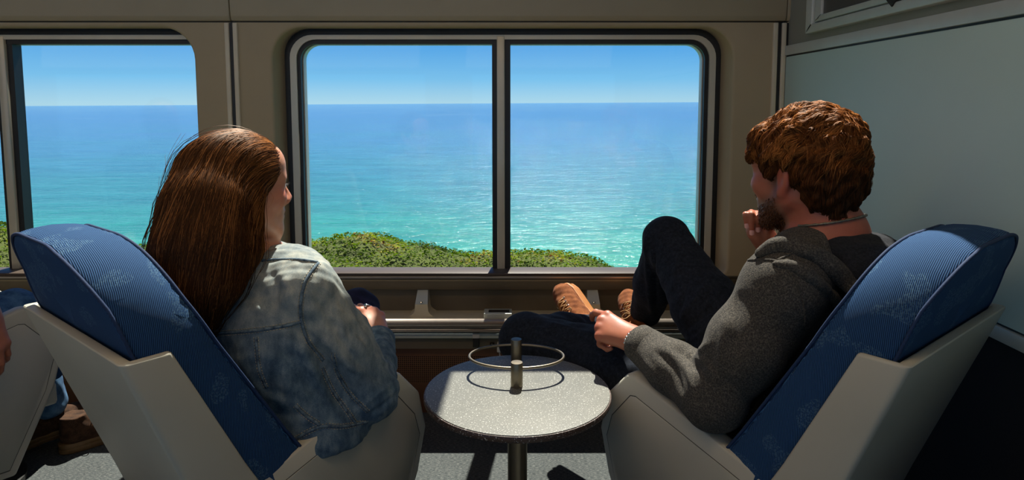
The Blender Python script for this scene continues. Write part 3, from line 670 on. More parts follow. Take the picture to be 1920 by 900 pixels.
def make_chair():
    root = empty('lounge_chair')
    # back cushion
    w, zt, zb = 0.230, 0.968, 0.40
    per = []
    raw = rrect(-w, w, zb, zt, (0.17, 0.17, 0.03, 0.03), n=20)
    raw = raw+[raw[0]]
    for (x0, z0), (x1, z1) in zip(raw[:-1], raw[1:]):
        d = math.hypot(x1-x0, z1-z0); k = max(1, int(d/0.010))
        for t in range(k): per.append((x0+(x1-x0)*t/k, z0+(z1-z0)*t/k))
    per = np.array(per); n = len(per)
    med = np.stack([np.zeros(n), np.clip(per[:, 1], zb+0.2, zt-0.16)], 1); dm = med-per; dl = np.linalg.norm(dm, axis=1, keepdims=True)
    arc_l = np.concatenate([[0], np.cumsum(np.linalg.norm(np.diff(per, axis=0), axis=1))])
    rip = np.sin(arc_l*2*np.pi/0.027+2*np.sin(arc_l*9))*(0.6+0.4*np.sin(arc_l*31))
    rows = []
    for ins in (0.3, 0.2, 0.12, 0.06, 0.025, 0.008, 0.0): rows.append((ins, 0.0, 'r'))
    for s in (0.06, 0.16, 0.3, 0.5, 0.7, 0.84, 0.94): rows.append((0, s, 'g'))
    for ins in (0.0, 0.008, 0.025, 0.06, 0.12, 0.2, 0.3): rows.append((ins, 1.0, 'f'))
    V = []
    for ins, s, kind in rows:
        q = per+dm*np.minimum(1, ins/dl); z = q[:, 1]
        yr, yf = rear_y(z), front_y(z); b = 1-(1-np.minimum(ins/0.2, 1))**2
        if kind == 'r': y = yr-np.interp(z, [0.78, 0.86], [0.0, 0.012])*b+0.004*(ins < 0.005)
        elif kind == 'f': y = yf+0.020*b-0.004*(ins < 0.005)
        else:
            y = yr+(yf-yr)*s
            o = 0.010*math.sin(math.pi*s)+0.0022*rip*math.exp(-((min(s, 1-s)-0.13)/0.13)**2)
            q = q-dm/dl*np.asarray(o).reshape(-1, 1)*np.ones((n, 1))
            z = q[:, 1]
        V.append(np.stack([q[:, 0], y, q[:, 1]], 1))
    m = len(V); Vv = np.concatenate(V); Fs = []
    for i in range(m-1):
        for k in range(n): Fs.append((i*n+k, i*n+(k+1) % n, (i+1)*n+(k+1) % n, (i+1)*n+k))
    cu = mk('back_cushion', Vv, np.array(Fs)[:, ::-1].copy(), M['cord'], root)
    cu.data.materials.append(M['cordx']); mi = np.array([0 if 6 <= i < 13 else 1 for i in range(m-1) for k in range(n)], np.int32); cu.data.polygons.foreach_set('material_index', mi)
    sel = [i for i in range(n) if per[i, 1] > 0.44]
    # one run of the perimeter: up one side, over, down the other
    st = next(i for i in range(n) if per[i, 1] > 0.44 and per[i-1, 1] <= 0.44)
    run = [(st+i) % n for i in range(len(sel))]
    for kind, fy in (('r', rear_y), ('f', front_y)):
        pts = [(per[i, 0]*1.004, fy(per[i, 1])+(0.001 if kind == 'r' else -0.001), per[i, 1]) for i in run]
        tube('piping', pts, 0.0030, M['cordpipe'], cu, n=8)
    # shell: a tray behind the cushion with short wings
    zs = [0.10, 0.25, 0.40, 0.55, 0.68, 0.795]
    loops = []
    for z in zs:
        yr = np.interp(z, [0.1, 0.425, 0.795], [0.24, 0.125, -0.016]); yf = np.interp(z, [0.1, 0.45, 0.527, 0.795], [0.36, 0.25, 0.1955, 0.064])
        W_ = CH_W+0.014; r = 0.012; L = [(-W_, yf)]
        for a in np.linspace(180, 270, 5): L.append((-W_+r+r*math.cos(math.radians(a)), yr+r+r*math.sin(math.radians(a))))
        for a in np.linspace(270, 360, 5): L.append((W_-r+r*math.cos(math.radians(a)), yr+r+r*math.sin(math.radians(a))))
        L += [(W_, yf), (W_-0.014, yf), (W_-0.014, yr+0.022), (-W_+0.014, yr+0.022), (-W_+0.014, yf)]
        loops.append([(x, y, z) for x, y in L])
    k = len(loops[0]); V = [p for L in loops for p in L]; Fs = []
    for i in range(len(zs)-1):
        for j in range(k): Fs.append((i*k+j, i*k+(j+1) % k, (i+1)*k+(j+1) % k, (i+1)*k+j))
    Fs.append(tuple(range(k))); Fs.append(tuple((len(zs)-1)*k+j for j in range(k)))
    sh = mk('back_shell', V, Fs, M['shell'], root); bevel_sharp(sh, 55, 0.006, 3)
    arm = [(0.15, 0.455), (0.22, 0.503), (0.34, 0.536), (0.535, 0.598), (0.558, 0.597), (0.618, 0.53), (0.638, 0.44), (0.612, 0.34), (0.50, 0.10), (0.17, 0.10)]
    pan = [(0.20, 0.455), (0.312, 0.489), (0.530, 0.552), (0.545, 0.549), (0.598, 0.484), (0.613, 0.43), (0.586, 0.335), (0.485, 0.125), (0.2, 0.125)]
    c = np.mean(pan, axis=0); gro = [tuple(c+(np.array(p)-c)*1.012) for p in pan]
    for s in (-1, 1):
        x0, x1 = sorted((s*(CH_W-0.040), s*(CH_W+0.004)))
        ar = prism('armrest', arm, 0, x0, x1, M['shell'], root, bevel=0.009, seg=3)
        xg = s*(CH_W+0.0045); prism('arm_groove', gro, 0, *sorted((xg, xg-s*0.004)), M['shelldark'], ar)
        xg = s*(CH_W+0.0058); prism('arm_panel', pan, 0, *sorted((xg, xg-s*0.004)), M['shell'], ar, bevel=0.001, seg=1)
    sc_ = box('seat_cushion', (-CH_W+0.045, 0.22, 0.33), (CH_W-0.045, 0.66, 0.44), M['cord'], root, bevel=0.03, seg=4)
    box('seat_pan', (-CH_W+0.045, 0.18, 0.26), (CH_W-0.045, 0.63, 0.33), M['shell'], root, bevel=0.01)
    lathe('pedestal', [(0.16, 0.0), (0.16, 0.02), (0.05, 0.04), (0.045, 0.26)], M['blackmetal'], root, (0, 0.42, 0), n=32)
    return root
def copy_tree(o, parent=None):
    c = o.copy(); COL.objects.link(c)
    if parent is not None: c.parent = parent
    for ch in [x for x in bpy.data.objects if x.parent == o]: copy_tree(ch, c)
    return c
ROT = math.radians(39.3)
ch1 = make_chair()
spots = [((-0.790, 1.158, 0), -ROT, 'blue corduroy lounge chair with grey shell holding the woman in denim'),
         ((0.795, 1.152, 0), ROT, 'blue corduroy lounge chair with grey shell holding the man in the hoodie'),
         ((-1.97, 1.63, 0), -ROT, 'lounge chair at the far left edge whose pale armrest shows')]
chairs = [ch1]+[copy_tree(ch1) for _ in spots[1:]]
for o, (l, r, lab) in zip(chairs, spots):
    o.location = l; o.rotation_euler = (0, 0, r); tag(o, lab, 'chair', 'swivel lounge chairs facing the windows')
# ------------------------------------------------------------------ soft-body modelling: signed distances -> one continuous surface
class Field:
    def __init__(s, lo, hi, h):
        s.lo = np.asarray(lo, np.float32); s.h = np.float32(h)
        s.n = np.ceil((np.asarray(hi)-np.asarray(lo))/h).astype(int)+1
        s.d = np.full(tuple(s.n), 9.0, np.float32)
        s.ax = [s.lo[i]+s.h*np.arange(s.n[i], dtype=np.float32) for i in range(3)]
    def block(s, lo, hi):
        a = np.clip(np.floor((np.asarray(lo)-s.lo)/s.h).astype(int), 0, s.n); b = np.clip(np.ceil((np.asarray(hi)-s.lo)/s.h).astype(int)+1, 0, s.n)
        if np.any(b <= a): return None
        sl = tuple(slice(a[i], b[i]) for i in range(3))
        P = np.meshgrid(*[s.ax[i][sl[i]] for i in range(3)], indexing='ij', sparse=True)
        return sl, P
    def _blend(s, sl, d, k, op):
        o = s.d[sl]
        if op == 'u':
            if k > 0:
                t = np.maximum(k-np.abs(o-d), 0)/k; s.d[sl] = np.minimum(o, d)-t*t*(k*0.25)
            else: s.d[sl] = np.minimum(o, d)
        else:                                      # subtract
            if k > 0:
                t = np.maximum(k-np.abs(o+d), 0)/k; s.d[sl] = np.maximum(o, -d)+t*t*(k*0.25)
            else: s.d[sl] = np.maximum(o, -d)
    def rc(s, a, b, ra, rb=None, k=0.02, op='u', flat=None):
        """tapered capsule; flat=(axis, factor) squashes it along an axis"""
        rb = ra if rb is None else rb; a = np.asarray(a, np.float32); b = np.asarray(b, np.float32)
        m = max(ra, rb)+k+4*s.h; bl = s.block(np.minimum(a, b)-m, np.maximum(a, b)+m)
        if bl is None: return
        sl, (x, y, z) = bl; ab = b-a; L = float(ab@ab)+1e-9
        px, py, pz = x-a[0], y-a[1], z-a[2]
        t = np.clip((px*ab[0]+py*ab[1]+pz*ab[2])/L, 0, 1)
        qx, qy, qz = px-t*ab[0], py-t*ab[1], pz-t*ab[2]
        r2 = qx*qx+qy*qy+qz*qz
        if flat is not None:
            n = nrm(flat[0]).astype(np.float32); f = flat[1]; c = qx*n[0]+qy*n[1]+qz*n[2]
            r2 = r2+c*c*(1/(f*f)-1)
            d = (np.sqrt(r2)-(ra+(rb-ra)*t))*max(f, 0.5)
        else: d = np.sqrt(r2)-(ra+(rb-ra)*t)
        s._blend(sl, d.astype(np.float32), k, op)
    def chain(s, pts, rs, k=0.02, flat=None):
        for i in range(len(pts)-1): s.rc(pts[i], pts[i+1], rs[i], rs[i+1], k, flat=flat)
    def ell(s, c, r, R=None, k=0.02, op='u'):
        """ellipsoid; rows of R are its axes"""
        c = np.asarray(c, np.float32); r = np.asarray(r, np.float32); R = np.eye(3) if R is None else np.asarray(R, float)
        m = np.sqrt(((R*r[:, None])**2).sum(0))+k+4*s.h
        bl = s.block(c-m, c+m)
        if bl is None: return
        sl, (x, y, z) = bl; px, py, pz = x-c[0], y-c[1], z-c[2]; k0 = 0; k1 = 0
        for i in range(3):
            q = px*R[i][0]+py*R[i][1]+pz*R[i][2]; k0 = k0+(q/r[i])**2; k1 = k1+(q/r[i]**2)**2
        k0 = np.sqrt(k0); d = k0*(k0-1)/(np.sqrt(k1)+1e-6)
        s._blend(sl, d.astype(np.float32), k, op)
    def cut(s, p, n, lo, hi, k=0.0):
        """remove what lies on the +n side of the plane, inside the box lo..hi"""
        bl = s.block(lo, hi)
        if bl is None: return
        sl, (x, y, z) = bl; n = nrm(n); d = (x-p[0])*n[0]+(y-p[1])*n[1]+(z-p[2])*n[2]
        s._blend(sl, (-d).astype(np.float32)+np.zeros_like(s.d[sl]), k, 's')
    def mesh(s, smooth=1):
        d = s.d; S = d < 0; nx, ny, nz = d.shape
        cnt = np.zeros((nx-1, ny-1, nz-1), np.int8)
        C = [(i, j, k) for i in (0, 1) for j in (0, 1) for k in (0, 1)]
        for i, j, k in C: cnt += S[i:nx-1+i, j:ny-1+j, k:nz-1+k]
        act = (cnt > 0) & (cnt < 8); ijk = np.argwhere(act); idx = np.full(act.shape, -1, np.int32); idx[act] = np.arange(len(ijk))
        vals = {c: d[ijk[:, 0]+c[0], ijk[:, 1]+c[1], ijk[:, 2]+c[2]] for c in C}
        acc = np.zeros((len(ijk), 3)); num = np.zeros(len(ijk))
        for a in C:
            for ax in range(3):
                if a[ax]: continue
                b = list(a); b[ax] = 1; b = tuple(b); va, vb = vals[a], vals[b]; m = (va < 0) != (vb < 0)
                t = np.where(m, va/np.where(m, va-vb, 1), 0); p = np.tile(np.array(a, float), (len(ijk), 1)); p[:, ax] = t
                acc += p*m[:, None]; num += m
        V = s.lo+s.h*(ijk+acc/num[:, None])
        quads = []
        for ax in range(3):
            A = [slice(None)]*3; B = [slice(None)]*3; A[ax] = slice(0, -1); B[ax] = slice(1, None)
            a_, b_ = S[tuple(A)], S[tuple(B)]; E = np.argwhere(a_ != b_)
            o1, o2 = [(1, 2), (2, 0), (0, 1)][ax]
            ok = (E[:, o1] > 0) & (E[:, o2] > 0) & (E[:, o1] < d.shape[o1]-1) & (E[:, o2] < d.shape[o2]-1); E = E[ok]
            sg = a_[E[:, 0], E[:, 1], E[:, 2]]
            def cell(p, q):
                e = E.copy(); e[:, o1] -= p; e[:, o2] -= q; return idx[e[:, 0], e[:, 1], e[:, 2]]
            q = np.stack([cell(1, 1), cell(0, 1), cell(0, 0), cell(1, 0)], 1); q[~sg] = q[~sg][:, ::-1]
            quads.append(q)
        Q = np.concatenate(quads); Q = Q[(Q >= 0).all(1)]
        for _ in range(smooth): V = laplace(V, Q, 0.5)
        return V, Q
def laplace(V, Q, lam):
    e = np.concatenate([Q[:, [0, 1]], Q[:, [1, 2]], Q[:, [2, 3]], Q[:, [3, 0]]]); n = len(V)
    e = np.concatenate([e, e[:, ::-1]])
    deg = np.bincount(e[:, 0], minlength=n).astype(float)
    out = np.stack([np.bincount(e[:, 0], weights=V[e[:, 1], i], minlength=n) for i in range(3)], 1)/np.maximum(deg, 1)[:, None]
    return V+(out-V)*lam
def vnormals(V, Q):
    n = np.cross(V[Q[:, 2]]-V[Q[:, 0]], V[Q[:, 3]]-V[Q[:, 1]]); out = np.zeros_like(V)
    for c in range(4):
        for i in range(3): out[:, i] += np.bincount(Q[:, c], weights=n[:, i], minlength=len(V))
    return out/(np.linalg.norm(out, axis=1, keepdims=True)+1e-12)
def bvh_of(V, Q): return BVHTree.FromPolygons([tuple(v) for v in V], [tuple(int(i) for i in q) for q in Q])
CAM = Vector((0, 0, H))
def cast(bvh, u, v):
    hit = bvh.ray_cast(CAM, ray(u, v).normalized()); return None if hit[0] is None else np.array(hit[0])
def cast_line(bvh, uv, n=6):
    pts = catmull(uv, n); out = [cast(bvh, a, b) for a, b in pts]; return np.array([p for p in out if p is not None])
def polydist(V, P):
    """distance of each vertex to a polyline and how far along it (0..1)"""
    best = np.full(len(V), 9.0); along = np.zeros(len(V)); m = len(P)-1
    for i in range(m):
        a, b = P[i], P[i+1]; ab = b-a; L = ab@ab+1e-12
        t = np.clip(((V-a)@ab)/L, 0, 1); d = np.linalg.norm(V-a-t[:, None]*ab, axis=1)
        w = d < best; best[w] = d[w]; along[w] = (i+t[w])/m
    return best, along
def sculpt(V, Q, strokes, base=None):
    """strokes: (uv polyline, width, height): ridges (+) and creases (-) pressed into the surface along lines seen in the photograph"""
    bvh = bvh_of(V, Q); Nn = vnormals(V, Q); off = np.zeros(len(V))
    for uv, w, hgt in strokes:
        P = cast_line(bvh, uv, 4)
        if len(P) < 2: continue
        lo, hi = P.min(0)-3*w, P.max(0)+3*w; sel = np.where(((V > lo) & (V < hi)).all(1))[0]
        if not len(sel): continue
        d, al = polydist(V[sel], P); fade = np.clip(np.minimum(al, 1-al)*5, 0.15, 1)
        off[sel] += hgt*np.exp(-(d/w)**2)*fade
    return V+Nn*off[:, None]
def wobble(V, Q, amp, scale, seed=0):
    Nn = vnormals(V, Q); p = V*scale
    f = np.sin(p[:, 0]*1.0+1.7*np.sin(p[:, 1]*0.8+seed)+seed)*np.sin(p[:, 2]*1.1+1.3*np.sin(p[:, 0]*0.7+2*seed))+0.5*np.sin(p[:, 1]*2.3+p[:, 2]*1.9+seed*3)
    return V+Nn*(amp*f)[:, None]
def attr(o, name, vals):
    a = o.data.attributes.new(name, 'FLOAT', 'POINT'); a.data.foreach_set('value', np.asarray(vals, np.float32))
def frame(fwd, up=(0, 0, 1)):
    f = nrm(fwd); r = nrm(np.cross(f, up)); u = np.cross(r, f); return np.array([r, f, u])   # rows: right, forward, up
def strands_mesh(name, P, rad, mat, parent, tint, nn=None, mixn=0.6):
    """P: (S, n, 3) strand centre lines -> three-sided tapering hairs"""
    S, n, _ = P.shape; T = np.gradient(P, axis=1); T /= np.linalg.norm(T, axis=2, keepdims=True)+1e-12
    ref = np.array([0.31, 0.77, 0.55]); A = np.cross(T, ref); A /= np.linalg.norm(A, axis=2, keepdims=True)+1e-9; B = np.cross(T, A)
    prof = np.interp(np.linspace(0, 1, n), [0, 0.15, 0.7, 1], [0.7, 1, 0.9, 0.15])
    r = (np.asarray(rad).reshape(-1, 1) if not np.isscalar(rad) else rad)*prof[None, :]
    ang = np.arange(3)*2*np.pi/3
    V = P[:, :, None]+(np.cos(ang)[None, None, :, None]*A[:, :, None]+np.sin(ang)[None, None, :, None]*B[:, :, None])*r[:, :, None, None]
    base = (np.arange(S)*n*3)[:, None, None]; i = np.arange(n-1)[None, :, None]; k = np.arange(3)[None, None, :]; l = (k+1) % 3
    Fq = np.stack([base+i*3+k, base+i*3+l, base+(i+1)*3+l, base+(i+1)*3+k], -1).reshape(-1, 4)
    o = mk(name, V.reshape(-1, 3), Fq, mat, parent); attr(o, 'tint', np.repeat(tint, n*3))
    if nn is not None:                             # combed hair shades like the lock it lies in
        rad_n = V-P[:, :, None]; rad_n /= np.linalg.norm(rad_n, axis=3, keepdims=True)+1e-12
        cn = rad_n*(1-mixn)+nn[:, :, None]*mixn; cn /= np.linalg.norm(cn, axis=3, keepdims=True)+1e-12
        o.data.normals_split_custom_set_from_vertices(cn.reshape(-1, 3).astype(np.float32))
    return o

# ---- body pieces shared by the people
def head_pts(C, R, s):
    return lambda x, y, z: np.asarray(C)+s*(x*R[0]+y*R[1]+z*R[2])
def add_head(fd, C, R, s, male):
    p = head_pts(C, R, s)
    def E(c, r, k=0.02, op='u', RR=R): fd.ell(p(*c), np.array(r)*s, RR, k*s, op)
    def K(a, b, ra, rb, k=0.02, op='u'): fd.rc(p(*a), p(*b), ra*s, rb*s, k*s, op)
    E((0, -0.012, 0.036), (0.073, 0.094, 0.083)); E((0, 0.030, -0.022), (0.060, 0.062, 0.082), 0.03)
    E((0, 0.052, 0.052), (0.058, 0.040, 0.046), 0.03)
    for sx in (-1, 1):
        K((sx*0.056, -0.004, -0.052), (sx*0.020, 0.072, -0.100), 0.020, 0.018, 0.03)
        E((sx*0.037, 0.062, -0.024), (0.025, 0.026, 0.022), 0.025)
        K((sx*0.012, 0.086, 0.024), (sx*0.044, 0.074, 0.020), 0.009 if male else 0.0075, 0.008, 0.02)
        E((sx*0.032, 0.096, 0.004), (0.017, 0.013, 0.010), 0.012, 's')
        E((sx*0.032, 0.076, 0.004), (0.015, 0.0125, 0.0125), 0.006)
        E((sx*0.012, 0.100, -0.034), (0.0085, 0.011, 0.008), 0.008)
    K((0, 0.088, 0.012), (0, 0.112, -0.026), 0.0080, 0.0105 if male else 0.0092, 0.014)
    E((0, 0.092, -0.030), (0.013, 0.018, 0.010), 0.012)
    E((0, 0.076, -0.064), (0.030, 0.022, 0.026), 0.02)
    E((0, 0.0945, -0.0575), (0.020, 0.0085, 0.0062), 0.006); E((0, 0.0925, -0.0705), (0.018, 0.0095, 0.0075), 0.006)
    E((0, 0.103, -0.0640), (0.024, 0.010, 0.0016), 0.003, 's')
    E((0, 0.080, -0.102), (0.021, 0.019, 0.018), 0.02)
    for sx in (-1, 1):                             # ears
        er = frame(R[1]*0.35+R[0]*sx*0.95, R[2]*0.98-R[1]*0.18)
        E((sx*0.077, -0.012, -0.012), (0.0175, 0.0085, 0.031), 0.010, 'u', np.array([er[0], er[1], er[2]]))
        E((sx*0.086, -0.008, -0.008), (0.0095, 0.0065, 0.019), 0.006, 's', np.array([er[0], er[1], er[2]]))
        E((sx*0.077, -0.004, -0.040), (0.007, 0.008, 0.009), 0.008)
    return p
def add_hand(fd, wrist, fwd, back, s, thumb, curls, thumb_dir=None, spread=1.0, k=0.006):
    """fwd: along the hand, back: out of the back of the hand, thumb=+1/-1: on which side the thumb is (x = fwd x back)"""
    f = nrm(fwd); b = nrm(np.asarray(back)-f*np.dot(back, f)); x = np.cross(f, b)*thumb; w = np.asarray(wrist, float)
    P = lambda a, c, d: w+s*(a*x+c*f+d*b)
    mcp = [(0.029*spread, 0.090, 0.002), (0.009*spread, 0.095, 0.004), (-0.011*spread, 0.089, 0.002), (-0.029*spread, 0.078, -0.003)]
    seg = [(0.044, 0.026, 0.021), (0.047, 0.030, 0.022), (0.043, 0.028, 0.021), (0.034, 0.021, 0.018)]
    rad = [(0.0098, 0.0088, 0.0080, 0.0066), (0.0100, 0.0090, 0.0080, 0.0066), (0.0096, 0.0086, 0.0078, 0.0064), (0.0086, 0.0076, 0.0070, 0.0058)]
    tips = []; knuck = []
    fd.rc(P(0, -0.03, 0), P(0, 0.02, 0), 0.026*s, 0.027*s, 0.02, flat=(b, 0.72))
    for i in range(4):
        fd.rc(P(mcp[i][0]*0.45, 0.012, 0), P(*mcp[i]), 0.016*s, 0.0118*s, 0.014)
    fd.rc(P(0.012, 0.05, -0.006), P(-0.012, 0.05, -0.006), 0.017*s, 0.017*s, 0.014)
    for i in range(4):
        q = P(*mcp[i]); ang = 0.0; knuck.append(q)
        fd.ell(q+b*0.003*s, np.array([0.0098]*3)*s, None, 0.006)
        for j in range(3):
            ang += math.radians(curls[i][j]); d = f*math.cos(ang)-b*math.sin(ang)+x*0.04*spread*(1.5-i)*(j == 0)
            e = q+nrm(d)*seg[i][j]*s; fd.rc(q, e, rad[i][j]*s, rad[i][j+1]*s, k if j == 0 else 0.004); q = e
        tips.append((q, nrm(d), nrm(np.cross(d, x)*thumb)))
    td = thumb_dir or [(0.75, 0.62, -0.25), (0.45, 0.85, -0.25), (0.20, 0.95, -0.2)]
    q = P(0.016, 0.012, -0.006)
    for j, (L, ra, rb) in enumerate(((0.044, 0.0150, 0.0120), (0.034, 0.0115, 0.0102), (0.028, 0.0102, 0.0080))):
        d = nrm(td[j][0]*x+td[j][1]*f+td[j][2]*b); e = q+d*L*s; fd.rc(q, e, ra*s, rb*s, 0.010 if j == 0 else 0.005); q = e
    tips.append((q, d, b)); return tips, knuck
def nails(tips, s, parent, which, nside):
    for i in which:
        q, d, b = tips[i]; n = nrm(nside-d*np.dot(nside, d)); x = np.cross(d, n); V = []; Fs = []
        for a in np.linspace(-1, 1, 7):
            for t in np.linspace(-1, 1, 6):
                y = t*0.0062*s*math.sqrt(max(0.2, 1-0.5*abs(a)**3)); V.append(q+d*(y+0.001)+x*a*0.0052*s+n*(0.0074*s-0.0022*s*a*a-0.0008*t*t*s))
        for i_ in range(6):
            for j_ in range(5): Fs.append((i_*6+j_, i_*6+j_+1, (i_+1)*6+j_+1, (i_+1)*6+j_))
        mk('fingernail', V, Fs, M['nail'], parent)
# ------------------------------------------------------------------ the woman in the denim jacket
A3 = lambda *p: np.array(p, float)
wA = lambda u, v, Y: np.array(W(u, v, Y))
UP = A3(0, 0, 1)
def seam(name, bvh, uv, r, mat, parent, lift=0.0):
    P = cast_line(bvh, uv, 5)
    if len(P) < 3: return None
    P = P+np.array([(np.array(CAM)-p)/np.linalg.norm(np.array(CAM)-p)*lift for p in P])
    return tube(name, P, r, mat, parent, n=7)
def stitches(name, bvh, uv, mat, parent, off=0.0035, L=0.0035, gap=0.0025):
    """two dashed rows of thread either side of a seam"""
    P = cast_line(bvh, uv, 12); items = []
    if len(P) < 4: return
    s = np.concatenate([[0], np.cumsum(np.linalg.norm(np.diff(P, axis=0), axis=1))])
    at_ = lambda t: np.array([np.interp(t, s, P[:, i]) for i in range(3)])
    t = 0.0
    while t < s[-1]-L:
        a, b = at_(t), at_(t+L); d = nrm(b-a); view = nrm(np.array(CAM)-a); sd = nrm(np.cross(d, view))
        for sg in (-1, 1):
            q = [a+sd*sg*off, b+sd*sg*off]; hit = [bvh.find_nearest(Vector(p)) for p in q]
            q = [np.array(h_[0])+np.array(h_[1])*0.0006 for h_ in hit]; items.append(tube_data(q, 0.0007, 4))
        t += L+gap
    if items: multi(name, items, mat, parent)

def build_woman():
    root = empty('person', (-0.5, 1.5, 0.0), world=True)
    tag(root, 'long-haired woman in a washed denim jacket sitting in the left lounge chair', 'person')
    CF, CR = nrm(A3(0.63, 0.77, 0)), nrm(A3(0.77, -0.63, 0)); RT = np.array([CR, CF, UP])
    HC = wA(452, 350, 1.38); HR = frame(A3(0.72, 0.69, -0.07)); hs = 0.93
    chest, ribs, waist, pelvis = A3(-0.535, 1.385, 0.735), A3(-0.515, 1.395, 0.65), A3(-0.475, 1.425, 0.56), A3(-0.47, 1.52, 0.47)
    upper = A3(-0.520, 1.412, 0.838); neck = A3(-0.585, 1.365, 0.885); colc = A3(-0.543, 1.388, 0.878)
    shR, elR, wrR = wA(574, 540, 1.315), wA(698, 738, 1.375), wA(710, 636, 1.575)
    shL = upper-CR*0.15+UP*0.0; elL = shL-CR*0.05+CF*0.06-UP*0.25; wrL = elL+CF*0.22+CR*0.04
    knR, knL = wA(668, 585, 1.93), wA(600, 600, 1.97); anR, anL = A3(-0.47, 2.10, 0.08), A3(-0.62, 2.12, 0.08)
    hipR, hipL = pelvis+CR*0.08, pelvis-CR*0.08
    # body
    fd = Field((-0.78, 1.20, 0.40), (-0.16, 1.80, 1.20), 0.0037)
    p = add_head(fd, HC, HR, hs, False)
    fd.rc(p(0, -0.034, -0.045), neck, 0.044, 0.046, 0.012)
    fd.rc(neck, upper-UP*0.02, 0.046, 0.05, 0.03)
    for c, r in ((upper, (.14, .07, .05)), (chest, (.15, .10, .11)), (ribs, (.14, .095, .11)), (waist, (.13, .095, .09)), (pelvis, (.16, .12, .09))): fd.ell(c, r, RT, 0.04)
    fd.chain([shR, elR, wrR], [0.045, 0.036, 0.026], 0.02); fd.chain([shL, elL, wrL], [0.045, 0.036, 0.026], 0.02)
    fd.chain([hipR, knR, anR], [0.072, 0.05, 0.035], 0.02); fd.chain([hipL, knL, anL], [0.072, 0.05, 0.035], 0.02)
    hd = wA(689, 566, 1.655)-wrR
    tips, kn = add_hand(fd, wrR, hd, A3(0.55, -0.55, 0.6), 0.92, -1, [(38, 40, 25), (42, 45, 30), (45, 45, 30), (48, 45, 30)])
    add_hand(fd, wrL, CF+A3(0, 0, -0.2), UP, 0.92, 1, [(25, 30, 20)]*4)
    V, Q = fd.mesh(1)
    body = mk('body', V, Q, M['skinw'], root)
    loc = (V-HC)@HR.T/hs
    fl = 0.55*np.exp(-(((loc[:, 0]-0.04)/0.03)**2+((loc[:, 1]-0.07)/0.035)**2+((loc[:, 2]+0.02)/0.03)**2))+0.9*np.exp(-((loc[:, 0]/0.02)**4+((loc[:, 1]-0.098)/0.012)**2+((loc[:, 2]+0.064)/0.012)**2))+0.4*np.exp(-((loc[:, 0]/0.02)**2+((loc[:, 1]-0.115)/0.015)**2+((loc[:, 2]+0.03)/0.012)**2))
    for k_ in kn: fl = np.maximum(fl, 0.8*np.exp(-(np.linalg.norm(V-k_, axis=1)/0.014)**2))
    attr(body, 'flush', np.clip(fl, 0, 1)); attr(body, 'beard', np.zeros(len(V)))
    for sx in (-1, 1):
        c = p(sx*0.032, 0.0775, 0.004); bm = bmesh.new(); bmesh.ops.create_uvsphere(bm, u_segments=20, v_segments=12, radius=0.0122*hs)
        for v in bm.verts: v.co = Vector(c)+v.co
        bm_mk('eye', bm, M['eye'], body, smooth=True)
    # upper lashes and brow
    P = []
    for sx in (-1, 1):
        for t in np.linspace(-1, 1, 26):
            a = p(sx*0.032+0.013*t, 0.0895-0.005*t*t, 0.008-0.003*t*t); d = 0.010*hs*(HR[1]*0.9+HR[0]*0.35*t+HR[2]*0.1); P.append([a, a+d*0.5, a+d+HR[2]*0.004])
    P = np.array(P); tag(strands_mesh('eyelashes', P, 0.00045, M['lash'], body, np.zeros(len(P))), kind='stuff')
    P = []
    for sx in (-1, 1):
        for i in range(90):
            t = RNG.uniform(0, 1); a = p(sx*(0.014+0.034*t), 0.0955-0.016*t**1.6, 0.0235+0.005*math.sin(t*2.6)+RNG.normal(0, 0.0018)); d = (HR[0]*sx*0.9-HR[1]*0.35*t+HR[2]*(0.5-0.7*t))*0.008; P.append([a, a+d*0.5, a+d])
    P = np.array(P); tag(strands_mesh('eyebrows', P, 0.0005, M['hairw'], body, np.full(len(P), 0.2)), kind='stuff')
    # ring on the hand
    q, d = kn[1]+(kn[1]-wrR)*0.0, nrm(hd); 
    ringc = tips[1][0]; m0 = kn[1]+nrm(tips[1][0]-kn[1])*0.022
    # denim jacket
    fj = Field((-0.82, 1.20, 0.42), (-0.16, 1.72, 0.98), 0.0046)
    for c, r in ((upper, (.165, .082, .058)), (chest, (.172, .118, .125)), (ribs, (.172, .120, .12)), (waist, (.185, .128, .10)), (waist-UP*0.06, (.188, .130, .09))): fj.ell(c, r, RT, 0.05)
    fj.rc(upper+CR*0.08, shR, 0.058, 0.060, 0.035); fj.rc(upper-CR*0.08, shL, 0.058, 0.062, 0.04)
    um = shR*0.5+elR*0.5+A3(0.006, 0, 0.002)
    fj.chain([shR, um, elR], [0.062, 0.060, 0.055], 0.014); fj.chain([elR, elR*0.5+wrR*0.5, wrR], [0.055, 0.046, 0.038], 0.014)
    fj.chain([shL, elL, wrL], [0.062, 0.052, 0.042], 0.03)
    dR = nrm(wrR-elR); fj.cut(wrR-dR*0.012, dR, wrR-0.07, wrR+0.07, 0.006)
    dL = nrm(wrL-elL); fj.cut(wrL-dL*0.012, dL, wrL-0.06, wrL+0.06, 0.006)
    fj.cut(waist-UP*0.075, -UP+CF*0.1, (-0.85, 1.2, 0.4), (-0.28, 1.72, 0.51), 0.01)
    nb = colc-UP*0.012
    for a in np.linspace(0, 2*np.pi, 25)[:-1]:     # turned-down collar
        o1 = CR*math.cos(a)*0.066+CF*math.sin(a)*0.060; b = a+2*np.pi/24; o2 = CR*math.cos(b)*0.066+CF*math.sin(b)*0.060
        hz = lambda t: 0.006*math.cos(t-2.6)
        fj.rc(nb+o1+UP*hz(a), nb+o2+UP*hz(b), 0.017, 0.017, 0.012)
        fj.rc(nb+o1*1.35-UP*0.026, nb+o2*1.35-UP*0.026, 0.013, 0.013, 0.012)
    V, Q = fj.mesh(1)
